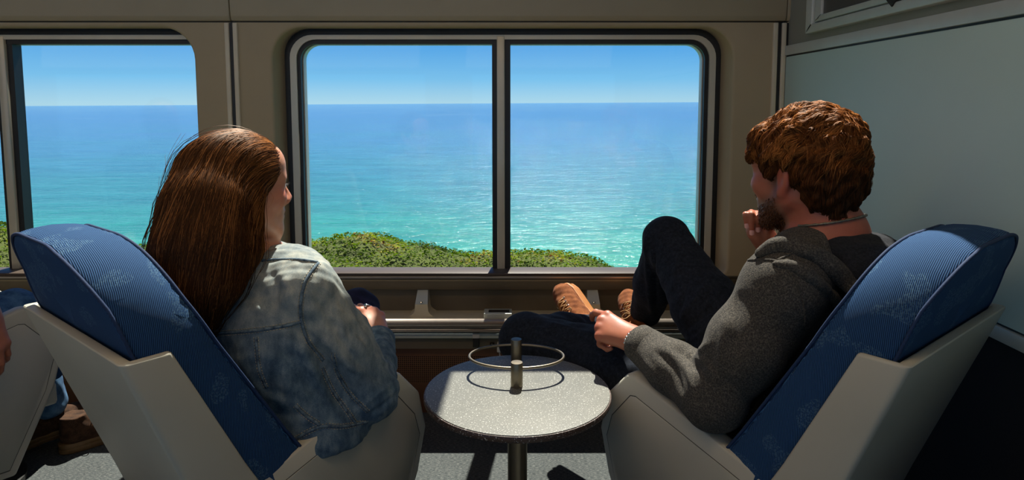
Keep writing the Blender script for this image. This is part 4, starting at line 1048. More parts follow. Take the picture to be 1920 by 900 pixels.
    V = wobble(V, Q, 0.0016, 55, 1.0); V = wobble(V, Q, 0.0012, 120, 2.0)
    st = [([(600, 500), (640, 560), (690, 640), (730, 700)], 0.010, 0.004), ([(585, 540), (620, 600), (660, 670)], 0.009, -0.004), ([(612, 520), (665, 610), (700, 670)], 0.007, -0.003),
          ([(575, 610), (620, 650), (660, 690), (700, 700)], 0.008, 0.005), ([(580, 640), (625, 690), (660, 740)], 0.008, -0.006), ([(640, 640), (690, 700), (740, 720)], 0.007, -0.004),
          ([(655, 620), (700, 670), (745, 690)], 0.006, 0.004), ([(690, 780), (720, 760), (745, 740)], 0.007, -0.005), ([(670, 770), (700, 745), (740, 715)], 0.006, 0.004),
          ([(500, 500), (520, 540), (505, 580)], 0.010, -0.005), ([(530, 520), (545, 545), (525, 575)], 0.009, 0.005), ([(470, 560), (500, 590), (540, 590)], 0.008, 0.004),
          ([(520, 650), (560, 690), (600, 760)], 0.012, -0.005), ([(560, 640), (590, 700), (625, 760)], 0.010, 0.006), ([(600, 690), (625, 740), (660, 780)], 0.009, -0.006),
          ([(500, 740), (540, 760), (580, 800)], 0.010, 0.004), ([(440, 660), (470, 700), (500, 760)], 0.012, 0.004), ([(530, 690), (545, 740), (560, 770)], 0.010, 0.004),
          ([(620, 560), (640, 600), (650, 640)], 0.006, 0.003), ([(660, 580), (690, 630), (715, 665)], 0.005, -0.003)]
    V = sculpt(V, Q, st)
    jk = mk('denim_jacket', V, Q, M['denim'], root); jb = bvh_of(V, Q)
    Nn = vnormals(V, Q)
    ny = 0.5+0.5*np.sin(V[:, 0]*38+2*np.sin(V[:, 2]*30))*np.sin(V[:, 2]*44+1.5*np.sin(V[:, 1]*25))
    yoke = np.clip((V[:, 2]-0.70)/0.12, 0, 1); sl_, _ = polydist(V, np.array([shR, um, elR])); slv = np.clip((0.085-sl_)/0.03, 0, 1)*np.clip((V[:, 2]-0.60)/0.1, 0, 1)
    attr(jk, 'wear_sun', np.clip((0.85*yoke+0.75*slv)*(0.75+0.3*ny), 0, 1))  # yoke and upper sleeve paled as if sunlit, over the mottled wash
    lines = {'yoke_seam': [(395, 626), (440, 623), (483, 619), (530, 612), (566, 603)], 'armhole_seam': [(597, 493), (574, 525), (565, 560), (564, 590), (568, 612), (580, 644), (606, 676)],
             'shoulder_seam': [(470, 492), (510, 487), (560, 487), (596, 492)], 'back_seam': [(480, 632), (482, 660), (487, 695), (500, 727)],
             'sleeve_seam': [(624, 662), (634, 700), (655, 735), (690, 772)], 'hem_seam': [(548, 826), (600, 800), (640, 800), (690, 790)], 'side_seam': [(553, 760), (575, 780), (600, 797)],
             'back_seam.2': [(604, 690), (622, 730), (650, 770), (668, 795)]}
    for nme, uv in lines.items():
        nm_ = nme.split('.')[0]; sm = seam(nm_, jb, uv, 0.0032, M['denimseam'], jk)
        if sm: stitches('stitching', jb, uv, M['thread'], sm, off=0.0048)
    # cuff
    ca = nrm(np.cross(dR, UP)); cb = np.cross(dR, ca); cc = wrR-dR*0.020; a_ = np.linspace(0, 2*np.pi, 29)[:-1]
    V1, F1 = [], []
    for i, (t, rr) in enumerate(((-0.016, 0.037), (-0.014, 0.0415), (0.018, 0.0405), (0.021, 0.038), (0.018, 0.033))):
        for a in a_: V1.append(cc+dR*t+(ca*math.cos(a)+cb*math.sin(a))*rr)
    for i in range(4):
        for k_ in range(28): F1.append((i*28+k_, i*28+(k_+1) % 28, (i+1)*28+(k_+1) % 28, (i+1)*28+k_))
    mk('cuff', V1, F1, M['denim'], jk)
    # trousers
    fl_ = Field((-0.85, 1.36, 0.03), (-0.2, 2.22, 0.72), 0.006)
    fl_.ell(pelvis, (.175, .135, .10), RT, 0.05)
    fl_.chain([hipR, knR, anR], [0.088, 0.064, 0.046], 0.03); fl_.chain([hipL, knL, anL], [0.088, 0.064, 0.046], 0.03)
    V, Q = fl_.mesh(1); V = wobble(V, Q, 0.002, 50, 3.0); mk('trousers', V, Q, M['leggings'], root)
    for an in (anR, anL):
        sf = Field(an-A3(0.09, 0.12, 0.09), an+A3(0.16, 0.28, 0.08), 0.005)
        sf.rc(an+A3(0, -0.02, 0.0), an+A3(0, -0.02, -0.03), 0.042, 0.04); sf.rc(an+A3(0, -0.03, -0.045), an+A3(0.06, 0.16, -0.045), 0.036, 0.032, flat=(UP, 0.8))
        sf.cut((0, 0, 0.004), -UP, an-0.3, an+0.3); V, Q = sf.mesh(1); mk('shoe', V, Q, M['brownsuede'], root)
    # ring
    hb = bvh_of(np.array([v.co for v in body.data.vertices]), np.array([p_.vertices[:] for p_ in body.data.polygons]))
    rp = cast(hb, 686, 574)
    if rp is not None:
        fdir = nrm(wA(678, 560, 1.62)-wA(690, 585, 1.58)); view = nrm(np.array(CAM)-rp); rx = nrm(np.cross(fdir, view)); rn = np.cross(rx, fdir)
        cen = rp-rn*0.008; th = np.linspace(0, 2*np.pi, 33)[:-1]
        rg = tube('finger_ring', [cen+0.0098*(rx*math.cos(t)+rn*math.sin(t)) for t in th], 0.0016, M['silver'], root, n=8, closed=True)
        bm = bmesh.new(); bmesh.ops.create_uvsphere(bm, u_segments=18, v_segments=10, radius=0.0052)
        for v in bm.verts: v.co = Vector(rp+rn*0.0025)+Vector(tuple(rx*v.co.x+fdir*v.co.y+rn*v.co.z*0.55))
        bm_mk('ring_bezel', bm, M['silver'], rg, smooth=True)
        bm = bmesh.new(); bmesh.ops.create_uvsphere(bm, u_segments=14, v_segments=8, radius=0.0032)
        for v in bm.verts: v.co = Vector(rp+rn*0.0048)+Vector(tuple(rx*v.co.x+fdir*v.co.y+rn*v.co.z*0.6))
        bm_mk('ring_stone', bm, M['onyx'], rg, smooth=True)
    # ---- hair: a combed volume, then the strands laid over it
    fh = Field((-0.95, 1.10, 0.62), (-0.38, 1.55, 1.20), 0.005)
    fh.ell(p(0, -0.016, 0.034), np.array([.086, .112, .094])*hs, HR, 0.02)
    fh.ell(p(0, -0.055, -0.01), np.array([.084, .078, .10])*hs, HR, 0.015)
    spine = [wA(402, 330, 1.32), wA(388, 400, 1.28), wA(376, 470, 1.25), wA(378, 530, 1.24), wA(388, 600, 1.25)]
    vd = nrm(A3(-0.45, 1.25, 0))
    fh.chain(spine, [0.076, 0.084, 0.085, 0.068, 0.024], 0.010, flat=(vd, 0.55))
    lock = [p(0.064, 0.010, 0.045), p(0.076, -0.006, -0.01), p(0.078, -0.012, -0.07), wA(466, 470, 1.31), wA(436, 540, 1.26)]
    fh.chain(lock, [0.018, 0.022, 0.024, 0.026, 0.016], 0.012)
    # clear the face
    fp = p(0.0, 0.072, 0.0); fh.cut(p(0, 0.094, 0.082), HR[1]*0.95-HR[2]*0.28, fp-0.16, fp+0.16, 0.015)
    fh.ell(p(0.02, 0.104, -0.060), np.array([.125, .083, .112])*hs, HR, 0.008, 's')
    V, Q = fh.mesh(2)
    hv = mk('hair', V, Q, M['hairw'], root); attr(hv, 'tint', np.full(len(V), 0.22))
    hbv = bvh_of(V, Q); Nn = vnormals(V, Q)
    nS, nP, step = 12500, 14, 0.033
    loc = (V-HC)@HR.T/hs
    # roots: all over the crown and the swept front, some from the mass itself
    wgt = np.where(loc[:, 2] > 0.01, 1.0, np.where(loc[:, 2] > -0.1, 0.6, 0.35))
    wgt = wgt*np.where(Nn@nrm(A3(0.4, -1.2, 0.35)) > -0.25, 1.0, 0.12)
    ri = RNG.choice(len(V), nS, p=wgt/wgt.sum())
    pos = V[ri]+RNG.normal(0, 0.002, (nS, 3)); start = pos.copy()
    clump = np.sin(start@np.array([210., 170, 130])+3*np.sin(start@np.array([90., -60, 140])))
    lift = RNG.uniform(-0.0006, 0.0022, nS)+0.0009*clump
    wild = RNG.uniform(0, 1, nS) < 0.012
    P = np.zeros((nS, nP, 3)); PN = np.zeros((nS, nP, 3)); stp = step*RNG.uniform(0.55, 1.05, nS); dirp = None
    for j in range(nP):
        nn = np.zeros((nS, 3)); cp = np.zeros((nS, 3))
        for i in range(nS):
            a, b, _, _ = hbv.find_nearest(Vector(pos[i])); cp[i] = a; nn[i] = b
        if j > 0 and j % 1 == 0: pos = cp+nn*(lift+np.where(wild, 0.012*math.sin(j/nP*3.1), 0)+0.0012*np.sin(j*0.7+start[:, 0]*400))[:, None]
        else: pos = cp+nn*lift[:, None]
        P[:, j] = pos; PN[:, j] = nn
        l = (pos-HC)@HR.T/hs
        bk = np.clip((l[:, 1]+0.05)/0.10, 0, 1)*np.clip((l[:, 2]+0.03)/0.06, 0, 1)      # in front and above: sweep back
        flow = (-HR[1]*1.0-HR[2]*0.25)[None]*bk[:, None]+(-UP+A3(-0.16, -0.10, 0))[None]*(1-bk)[:, None]
        low = np.clip((0.90-pos[:, 2])/0.15, 0, 1)[:, None]; flow = flow+A3(0.30, 0.05, 0)[None]*low
        flow = flow+0.16*np.stack([np.sin(start[:, 2]*70+j*0.35), np.sin(start[:, 0]*80+j*0.3), 0*clump], 1)
        flow -= nn*(flow*nn).sum(1, keepdims=True); flow /= np.linalg.norm(flow, axis=1, keepdims=True)+1e-9
        dirp = flow if dirp is None else 0.55*dirp+0.45*flow
        dirp /= np.linalg.norm(dirp, axis=1, keepdims=True)+1e-9
        pos = pos+dirp*stp[:, None]
    sl0 = (start-HC)@HR.T/hs; tint = np.clip(0.40+0.10*clump+RNG.normal(0, 0.15, nS)+0.30*np.clip((sl0[:, 1]+0.01)/0.05, 0, 1)*(sl0[:, 0] > 0.02), 0, 1)  # strands at the front side lightened to paint in a sunlit golden lock
    strands_mesh('hair_strands', P, RNG.uniform(0.00035, 0.0007, nS), M['hairw'], hv, tint, PN, 0.68)
    # loose flyaway hairs
    P = []
    for u0, v0, u1, v1, u2, v2, Y in ((300, 330, 292, 390, 280, 440, 1.3), (318, 290, 300, 340, 296, 400, 1.3), (345, 250, 318, 290, 305, 345, 1.32), 
                                      (290, 410, 278, 450, 268, 485, 1.27), (480, 445, 500, 462, 520, 466, 1.36), (495, 350, 505, 372, 500, 395, 1.36)):
        for q in range(2):
            j = RNG.normal(0, 4.0, 4); P.append(catmull([wA(u0+j[0], v0, Y), wA(u1+j[1], v1+j[2], Y-0.02), wA(u2+j[3], v2, Y-0.01)], 6))
    P = np.array(P); strands_mesh('loose_hair', P, 0.00025, M['hairw'], hv, np.full(len(P), 0.9)); tag(bpy.data.objects['loose_hair'], kind='stuff')
    return root
build_woman()
# ------------------------------------------------------------------ the man in the hoodie
def shoe(name, heel, toe, up, mats, parent, L=0.285, lace=None):
    f = nrm(toe-heel); u = nrm(up-f*np.dot(up, f)); x = np.cross(f, u); R = np.array([x, f, u])
    p = lambda a, b, c: heel+a*x+b*f+c*u
    k = L/0.285
    fd = Field(heel-A3(.36, .36, .36), heel+A3(.36, .36, .36), 0.0045)
    E = lambda c, r, kk=0.02: fd.ell(p(*(np.array(c)*k)), np.array(r)*k, R, kk)
    E((0.002, 0.225, 0.028), (0.043, 0.058, 0.036)); E((0, 0.15, 0.036), (0.042, 0.075, 0.044), 0.03); E((0, 0.065, 0.042), (0.036, 0.062, 0.058), 0.03)
    fd.rc(p(0, 0.05, 0.05), p(0, 0.045, 0.098), 0.036*k, 0.040*k, 0.02)
    fd.rc(p(0, 0.12, 0.075), p(0, 0.18, 0.062), 0.016*k, 0.014*k, 0.02)
    fd.cut(p(0, 0, 0.004), -u, heel-0.5, heel+0.5); fd.cut(p(0, 0, 0.105*k), u, heel-0.5, heel+0.5)
    V, Q = fd.mesh(1); V = wobble(V, Q, 0.0012, 90, 1.0)
    root = mk(name, V, Q, mats[0], parent)
    # sole: outline swept in three layers
    ys = np.linspace(-1, 1, 40); out = []
    def hw(t): return np.interp(t, [0, .03, .1, .25, .45, .65, .8, .92, .98, 1.0], [.012, .024, .033, .036, .034, .041, .045, .038, .020, .004])
    tt = np.linspace(0, 1, 36); right = [(hw(t), t*L+0.0) for t in tt]; left = [(-hw(t)*0.94, t*L) for t in tt[::-1]]; loop = right+left; n = len(loop)
    lay = [(0.96, -0.020), (1.0, -0.017), (1.0, -0.006), (0.975, -0.005), (0.975, 0.001), (1.0, 0.002), (1.01, 0.012), (0.98, 0.015)]
    V = []; Fs = []
    for sc_, z in lay: V += [p(a*k*sc_*1.03, (b-L/2)*sc_*1.01+L/2, z*k) for a, b in loop]
    for i in range(len(lay)-1):
        for j in range(n): Fs.append((i*n+j, i*n+(j+1) % n, (i+1)*n+(j+1) % n, (i+1)*n+j))
    Fs.append(tuple(range(n))[::-1]); Fs.append(tuple((len(lay)-1)*n+j for j in range(n)))
    o = mk('sole', V, Fs, mats[1], root); o.data.set_sharp_from_angle(angle=math.radians(40))
    bv = bvh_of(*[np.array(q) for q in (np.array([v.co for v in root.data.vertices]), np.array([q.vertices[:] for q in root.data.polygons]))])
    def surf(a, b):
        h_ = bv.ray_cast(Vector(p(a*k, b*k, 0.16)), Vector(-u)); return (np.array(h_[0]), np.array(h_[1])) if h_[0] else (p(a*k, b*k, 0.06), u)
    ey = [(sx*(0.021-0.001*i), 0.190-0.019*i) for i in range(4) for sx in (-1, 1)]
    for a, b in ey:
        c, n_ = surf(a, b); t1 = nrm(np.cross(n_, f)); t2 = np.cross(n_, t1); th = np.linspace(0, 2*np.pi, 17)[:-1]
        tube('eyelet', [c+n_*0.0012+0.0034*(t1*math.cos(t)+t2*math.sin(t)) for t in th], 0.0012, M['silver'], root, n=6, closed=True)
    for i in range(4):
        for sx in (-1, 1):
            a0, b0 = sx*(0.021-0.001*i), 0.190-0.019*i; a1, b1 = -a0*0.9, b0-0.016
            pts = [surf(a0+(a1-a0)*t, b0+(b1-b0)*t)[0]+u*(0.002+0.004*math.sin(t*math.pi)) for t in np.linspace(0, 1, 7)]
            tube('lace', pts, 0.0022, lace or M['lace'], root, n=7)
    for sx in (-1, 1):                             # bow loops
        c0 = surf(0, 0.118)[0]+u*0.004
        pts = catmull([c0, c0+x*sx*0.018+f*0.008+u*0.006, c0+x*sx*0.034-f*0.002+u*0.002, c0+x*sx*0.022-f*0.012+u*0.004, c0], 6); tube('lace', pts, 0.0021, lace or M['lace'], root, n=7)
        pts = catmull([c0, c0+x*sx*0.014+f*0.02+u*0.004, c0+x*sx*0.034+f*0.030-u*0.006], 6); tube('lace', pts, 0.0021, lace or M['lace'], root, n=7)
    return root

def build_man():
    root = empty('person', (0.55, 1.5, 0.0), world=True)
    tag(root, 'bearded man in a charcoal hoodie resting his chin on his fist', 'person')
    CF, CR = nrm(A3(-0.63, 0.77, 0)), nrm(A3(0.77, 0.63, 0)); RT = np.array([CR, CF, UP])
    HC = wA(1501, 322, 1.40); ir = nrm(A3(0.913, -0.409, 0)); vd = nrm(A3(0.409, 0.913, 0)); aw = math.radians(33)
    HR = frame(-ir*math.cos(aw)+vd*math.sin(aw)+A3(0, 0, -0.10)); hs = 1.02
    neck = wA(1558, 440, 1.36); upper = A3(0.660, 1.372, 0.882); chest = A3(0.645, 1.405, 0.77); ribs = A3(0.61, 1.445, 0.66); waist = A3(0.575, 1.49, 0.57); pelvis = A3(0.53, 1.53, 0.50)
    shL, elL, wrL = wA(1468, 540, 1.27), wA(1338, 745, 1.29), wA(1196, 640, 1.50)
    shR = upper+CR*0.165-UP*0.065; elR = A3(0.72, 1.68, 0.62); wrR = wA(1447, 470, 1.56)
    hipR, hipL = pelvis+CR*0.09, pelvis-CR*0.09
    knR, anR = wA(1250, 450, 1.95), wA(1206, 600, 2.27)
    knL, anL = wA(985, 636, 1.84), wA(1120, 618, 2.22)
    fd = Field((0.08, 1.14, 0.42), (0.95, 1.80, 1.24), 0.0036)
    p = add_head(fd, HC, HR, hs, True)
    fd.rc(p(0, -0.028, -0.045), neck, 0.060, 0.063, 0.03); fd.rc(neck, upper, 0.066, 0.09, 0.04)
    for c, r in ((upper, (.16, .08, .06)), (chest, (.165, .105, .12)), (ribs, (.155, .10, .11)), (waist, (.15, .105, .09)), (pelvis, (.16, .12, .09))): fd.ell(c, r, RT, 0.04)
    fd.chain([shL, elL, wrL], [0.052, 0.042, 0.030], 0.02); fd.chain([shR, elR, wrR], [0.052, 0.042, 0.029], 0.02)
    fd.chain([hipR, knR, anR], [0.075, 0.052, 0.036], 0.02); fd.chain([hipL, knL, anL], [0.075, 0.052, 0.036], 0.02)
    hd = wA(1134, 612, 1.56)-wrL
    tipsL, knL_ = add_hand(fd, wrL+nrm(hd)*0.012, hd, A3(-0.35, -0.55, 0.9), 1.0, 1, [(20, 32, 25), (66, 78, 45), (74, 82, 50), (80, 85, 55)], thumb_dir=[(0.5, 0.75, -0.5), (0.2, 0.9, -0.5), (0.0, 0.9, -0.6)])
    # right fist under the chin: fingers folded over, nails to the camera
    kn_ = [wA(1431, 404, 1.505), wA(1420, 400, 1.505), wA(1409, 398, 1.505), wA(1398, 402, 1.51)]
    mid_ = [wA(1429, 402, 1.478), wA(1419, 408, 1.472), wA(1409, 402, 1.470), wA(1397.5, 402, 1.476)]
    tip_ = [wA(1432, 408, 1.474), wA(1421, 428, 1.478), wA(1409.5, 434, 1.476), wA(1400, 421, 1.480)]
    pal = wA(1424, 432, 1.515)
    fd.rc(wrR, pal, 0.028, 0.030, 0.02); 
    for a in kn_: fd.rc(pal, a, 0.020, 0.0075, 0.006)
    tipsR = []
    for i in range(4):
        r = (0.0070, 0.0070, 0.0070, 0.0066)[i]
        fd.rc(kn_[i], mid_[i], r*1.05, r*1.03, 0.001); fd.rc(mid_[i], tip_[i], r*1.03, r*0.86, 0.0008); tipsR.append((tip_[i], nrm(tip_[i]-mid_[i]), None))
    tb = [wA(1442, 452, 1.50), wA(1440, 432, 1.480), wA(1436, 412, 1.482), wA(1428, 400, 1.486)]
    fd.chain(tb, [0.016, 0.011, 0.0085, 0.007], 0.004)
    V, Q = fd.mesh(1); body = mk('body', V, Q, M['skinm'], root)
    loc = (V-HC)@HR.T/hs
    # beard area: jaw, chin, upper lip, sideburns
    x, y, z = loc.T
    jaw = np.clip((-0.024-0.42*(y-0.012)-z)/0.028, 0, 1)*np.clip((y+0.004)/0.022, 0, 1)*np.clip((z+0.150)/0.02, 0, 1)
    jaw *= 1-0.8*np.exp(-((x/0.020)**4+((z+0.064)/0.010)**2))*(y > 0.08)
    sb = np.exp(-(((y-0.012)/0.014)**2+((z+0.025)/0.035)**2))*(np.abs(x) > 0.045)
    mou = np.exp(-((np.maximum(np.abs(x)-0.022, 0)/0.006)**2+((z+0.0485)/0.007)**2))*(y > 0.08)
    bd = np.clip(np.maximum(np.maximum(jaw*0.95, sb*0.9), mou*0.9), 0, 1)*(np.linalg.norm(loc, axis=1) < 0.165)
    hdist = np.min([np.linalg.norm(V-q, axis=1) for q in tip_+kn_+mid_+[pal, wrR, tb[1], tb[2]]], axis=0); bd = bd*np.clip((hdist-0.026)/0.006, 0, 1)
    fl = 0.35*np.exp(-(((np.abs(x)-0.045)/0.03)**2+((y-0.055)/0.03)**2+((z+0.02)/0.03)**2))+0.6*np.exp(-((np.abs(x)-0.08)/0.012)**2)*(np.abs(y+0.01) < 0.03)*(np.abs(z+0.01) < 0.05)+0.35*((z < -0.06) & (y < 0.0))
    for k_ in knL_+kn_+tip_: fl = np.maximum(fl, 0.6*np.exp(-(np.linalg.norm(V-k_, axis=1)/0.014)**2))
    attr(body, 'flush', np.clip(fl, 0, 1)); attr(body, 'beard', bd*0.8)
    for i in (1, 2, 3):
        t, d, _ = tipsR[i]; nails([(t, d, None)], 1.0, body, [0], nrm(np.array(CAM)-t))
    for sx in (-1, 1):
        c = p(sx*0.032, 0.0775, 0.004); bm = bmesh.new(); bmesh.ops.create_uvsphere(bm, u_segments=20, v_segments=12, radius=0.0122*hs)
        for v in bm.verts: v.co = Vector(c)+v.co
        bm_mk('eye', bm, M['eye'], body, smooth=True)
    # short beard hairs
    Nn = vnormals(V, Q); cand = np.where((bd > 0.35) & ((jaw > 0.7) | (mou > 0.6)))[0]
    if len(cand):
        ri = RNG.choice(cand, 3200); a = V[ri]+RNG.normal(0, 0.0012, (3200, 3)); d = Nn[ri]*0.28+np.outer(np.ones(3200), -HR[2]*0.8+HR[1]*0.15)+RNG.normal(0, 0.35, (3200, 3)); d /= np.linalg.norm(d, axis=1, keepdims=True)
        L = RNG.uniform(0.002, 0.005, (3200, 1)); P = np.stack([a, a+d*L*0.5, a+d*L-np.outer(np.ones(3200), HR[2])*0.001], 1)
        bo = strands_mesh('beard', P, 0.00045, M['hairm'], root, np.clip(RNG.normal(0.32, 0.2, 3200), 0, 1)); tag(bo, kind='stuff')
    P = []
    for sx in (-1, 1):
        for i in range(110):
            t = RNG.uniform(0, 1); a = p(sx*(0.012+0.038*t), 0.0985-0.018*t**1.6, 0.026+0.004*math.sin(t*2.6)+RNG.normal(0, 0.0022)); d = (HR[0]*sx*0.9-HR[1]*0.35*t+HR[2]*(0.5-0.7*t))*0.009; P.append([a, a+d*0.5, a+d])
    P = np.array(P); tag(strands_mesh('eyebrows', P, 0.0006, M['hairm'], body, np.full(len(P), 0.2)), kind='stuff')
    # ---- hoodie
    fj = Field((0.12, 1.12, 0.40), (1.0, 1.86, 1.0), 0.0048)
    for c, r in ((upper, (.160, .088, .055)), (chest, (.185, .128, .12)), (ribs, (.182, .124, .12)), (waist, (.178, .128, .10)), (pelvis+UP*0.02, (.178, .13, .085))): fj.ell(c, r, RT, 0.05)
    fj.rc(upper-CR*0.09+UP*0.0, shL+UP*0.004, 0.062, 0.070, 0.05); fj.rc(upper+CR*0.06-UP*0.02, shR, 0.055, 0.066, 0.04)
    um = shL*0.5+elL*0.5+A3(-0.005, -0.01, 0); fm = elL*0.5+wrL*0.5
    fj.chain([shL, um, elL], [0.074, 0.071, 0.062], 0.04); fj.chain([elL, fm, wrL], [0.060, 0.053, 0.043], 0.03)
    fj.chain([shR, elR], [0.070, 0.060], 0.03); fj.chain([elR, wrR], [0.058, 0.042], 0.03)
    dL = nrm(wrL-elL); fj.cut(wrL-dL*0.004, dL, wrL-0.08, wrL+0.08, 0.006)
    dR = nrm(wrR-elR); fj.cut(wrR-dR*0.018, dR, wrR-0.075, wrR+0.075, 0.006)
    # hood lying round the neck and down the back
    nb = neck-UP*0.040
    ringp = []
    for a in np.linspace(0, 2*np.pi, 33)[:-1]:
        bk = 0.5-0.5*math.sin(a)                   # 1 behind, 0 in front
        ringp.append(nb+CR*math.cos(a)*(0.088+0.030*bk)+CF*math.sin(a)*(0.080+0.045*bk)+UP*(0.0-0.035*bk+0.010*abs(math.cos(a))))
    for i in range(32): fj.rc(ringp[i], ringp[(i+1) % 32], 0.013, 0.013, 0.012)
    fj.ell(nb-CF*0.115-UP*0.075, (0.115, 0.045, 0.075), RT, 0.02)
    fj.ell(nb-CF*0.062+UP*0.020, (0.100, 0.085, 0.052), RT, 0.012, 's')
    fj.ell(nb+UP*0.03, (0.072, 0.066, 0.04), RT, 0.012, 's')
    V, Q = fj.mesh(2); V = wobble(V, Q, 0.0012, 36, 1.3)
    st = [([(1222, 655), (1262, 690), (1282, 745)], 0.008, -0.0045), ([(1240, 650), (1285, 690), (1306, 745)], 0.008, 0.0045), ([(1262, 648), (1310, 690), (1330, 740)], 0.008, -0.004),
          ([(1285, 650), (1330, 690), (1350, 725)], 0.009, 0.004), ([(1205, 672), (1230, 705), (1240, 735)], 0.007, 0.003),
          ([(1352, 560), (1362, 620), (1345, 690)], 0.014, 0.005), ([(1385, 540), (1378, 600), (1368, 670)], 0.014, -0.0045), ([(1420, 530), (1415, 620), (1385, 720)], 0.018, 0.004),
          ([(1345, 705), (1390, 735), (1425, 770)], 0.011, -0.004), ([(1475, 580), (1480, 670), (1450, 760)], 0.018, -0.005), ([(1332, 640), (1310, 660), (1280, 668)], 0.009, 0.005), ([(1345, 672), (1312, 688), (1290, 684)], 0.008, -0.004)]
    V = sculpt(V, Q, st)
    hd_o = mk('hoodie', V, Q, M['hoodie'], root); hb = bvh_of(V, Q)
    for nme, uv in {'armhole_seam': [(1400, 488), (1425, 487), (1455, 490), (1480, 510), (1505, 560), (1510, 610)], 'shoulder_seam': [(1458, 488), (1485, 475), (1500, 470)]}.items(): seam(nme, hb, uv, 0.0028, M['hoodie'], hd_o)
    # the hood, folded back: a rolled edge and a second fold under it
    def on(uv, out):
        q = []
        for u_, v_ in catmull(uv, 4):
            h_ = hb.ray_cast(CAM, ray(u_, v_).normalized())
            if h_[0] is not None: q.append(np.array(h_[0])+np.array(h_[1])*out)
        q = np.array(q)
        for _ in range(3): q[1:-1] = (q[:-2]+2*q[1:-1]+q[2:])/4
        return q
    e1 = on([(1424, 480), (1446, 468), (1478, 462), (1524, 478), (1572, 514), (1622, 556)], 0.004); e2 = on([(1452, 494), (1494, 500), (1545, 540), (1592, 592)], 0.000)
    fo = Field(np.minimum(e1.min(0), e2.min(0))-0.06, np.maximum(e1.max(0), e2.max(0))+0.06, 0.004)
    fo.chain(list(e1), list(np.interp(np.linspace(0, 1, len(e1)), [0, 0.3, 0.8, 1], [0.008, 0.017, 0.019, 0.014])), 0.006)
    fo.chain(list(e2), list(np.interp(np.linspace(0, 1, len(e2)), [0, 0.4, 1], [0.006, 0.013, 0.010])), 0.008)
    V, Q = fo.mesh(2); V = wobble(V, Q, 0.0014, 70, 0.7); mk('hood', V, Q, M['hoodie'], hd_o)
    # dark lining and tee inside the hood
    tn = neck-UP*0.014
    fi = Field(tn-0.2, tn+0.14, 0.0045)
    fi.ell(tn-CF*0.030-UP*0.004, (0.105, 0.098, 0.034), RT, 0.02); fi.ell(tn-UP*0.0, (0.080, 0.076, 0.040), RT, 0.015); fi.ell(tn-CF*0.085-UP*0.035, (0.11, 0.05, 0.05), RT, 0.02)
    V, Q = fi.mesh(1); V = wobble(V, Q, 0.0016, 60, 2.0); mk('tee_shirt', V, Q, M['tee'], root)
    # cuff
    ca = nrm(np.cross(dL, UP)); cb = np.cross(dL, ca); cc = wrL-dL*0.02; V1, F1 = [], []
    for t, rr in ((-0.03, 0.043), (-0.026, 0.0465), (0.016, 0.0435), (0.019, 0.041), (0.016, 0.035)):
        for a in np.linspace(0, 2*np.pi, 41)[:-1]: V1.append(cc+dL*t+(ca*math.cos(a)+cb*math.sin(a))*rr)
    for i in range(4):
        for k_ in range(40): F1.append((i*40+k_, i*40+(k_+1) % 40, (i+1)*40+(k_+1) % 40, (i+1)*40+k_))
    mk('cuff', V1, F1, M['hoodie'], hd_o)
    # bead bracelet and necklace
    br = wrL+dL*0.006
    bo = empty('bracelet', tuple(br), world=True); adopt_empty(bo, root)
    sph = bpy.data.meshes.new('bead'); bm = bmesh.new(); bmesh.ops.create_icosphere(bm, subdivisions=2, radius=0.0034); bm.to_mesh(sph); bm.free(); sph.materials.append(M['silver']); sph.polygons.foreach_set('use_smooth', np.ones(len(sph.polygons), bool))
    nbead = 26
    for i in range(nbead):
        a = 2*math.pi*i/nbead; o = bpy.data.objects.new('bead', sph); COL.objects.link(o); o.location = Vector(br+(ca*math.cos(a)*0.034+cb*math.sin(a)*0.029)); o.parent = bo; o.matrix_parent_inverse = Matrix.Translation(-Vector(root.location)) if False else Matrix.Identity(4)
        o.location = o.location-Vector(br)
    nk = []
    for a in np.linspace(0, 2*np.pi, 91)[:-1]:
        bk = 0.5-0.5*math.sin(a); nk.append(neck+CR*math.cos(a)*0.070+CF*math.sin(a)*0.068+UP*(0.034*bk+0.012))
    bbv = bvh_of(np.array([v.co for v in body.data.vertices]), np.array([q.vertices[:] for q in body.data.polygons]))
    nk2 = []
    for q in nk:
        ax = neck+UP*(q[2]-neck[2])*1.0; h_ = bbv.ray_cast(Vector(q+(q-ax)*0.4), Vector(ax-q).normalized())
        nk2.append(np.array(h_[0])+np.array(h_[1])*0.0028 if h_[0] and np.dot(q-ax, CF) < 0.03 else ax+(q-ax)*0.9)
    nk = np.array(nk2); nk = (np.roll(nk, 1, 0)+nk*2+np.roll(nk, -1, 0))/4
    tube('necklace', nk, 0.0026*(1+0.25*np.sin(np.arange(90)*2*np.pi/3)), M['necklace'], root, n=8, closed=True)
    # ---- jeans
    fl_ = Field((-0.10, 1.34, 0.36), (0.92, 2.40, 0.98), 0.005)
    fl_.ell(pelvis, (.185, .14, .10), RT, 0.05)
    thR = hipR*0.5+knR*0.5; fl_.chain([hipR, thR, knR], [0.098, 0.090, 0.066], 0.03); fl_.chain([knR, knR*0.5+anR*0.5+A3(0, -0.012, 0), anR+(knR-anR)*0.12], [0.064, 0.064, 0.052], 0.03)
    thL = hipL*0.5+knL*0.5+A3(0.01, 0.03, -0.005); fl_.chain([hipL, thL, knL], [0.102, 0.098, 0.072], 0.03); fl_.chain([knL, knL*0.5+anL*0.5, anL+(knL-anL)*0.12], [0.068, 0.064, 0.052], 0.03)
    V, Q = fl_.mesh(1); V = wobble(V, Q, 0.0016, 48, 4.0)
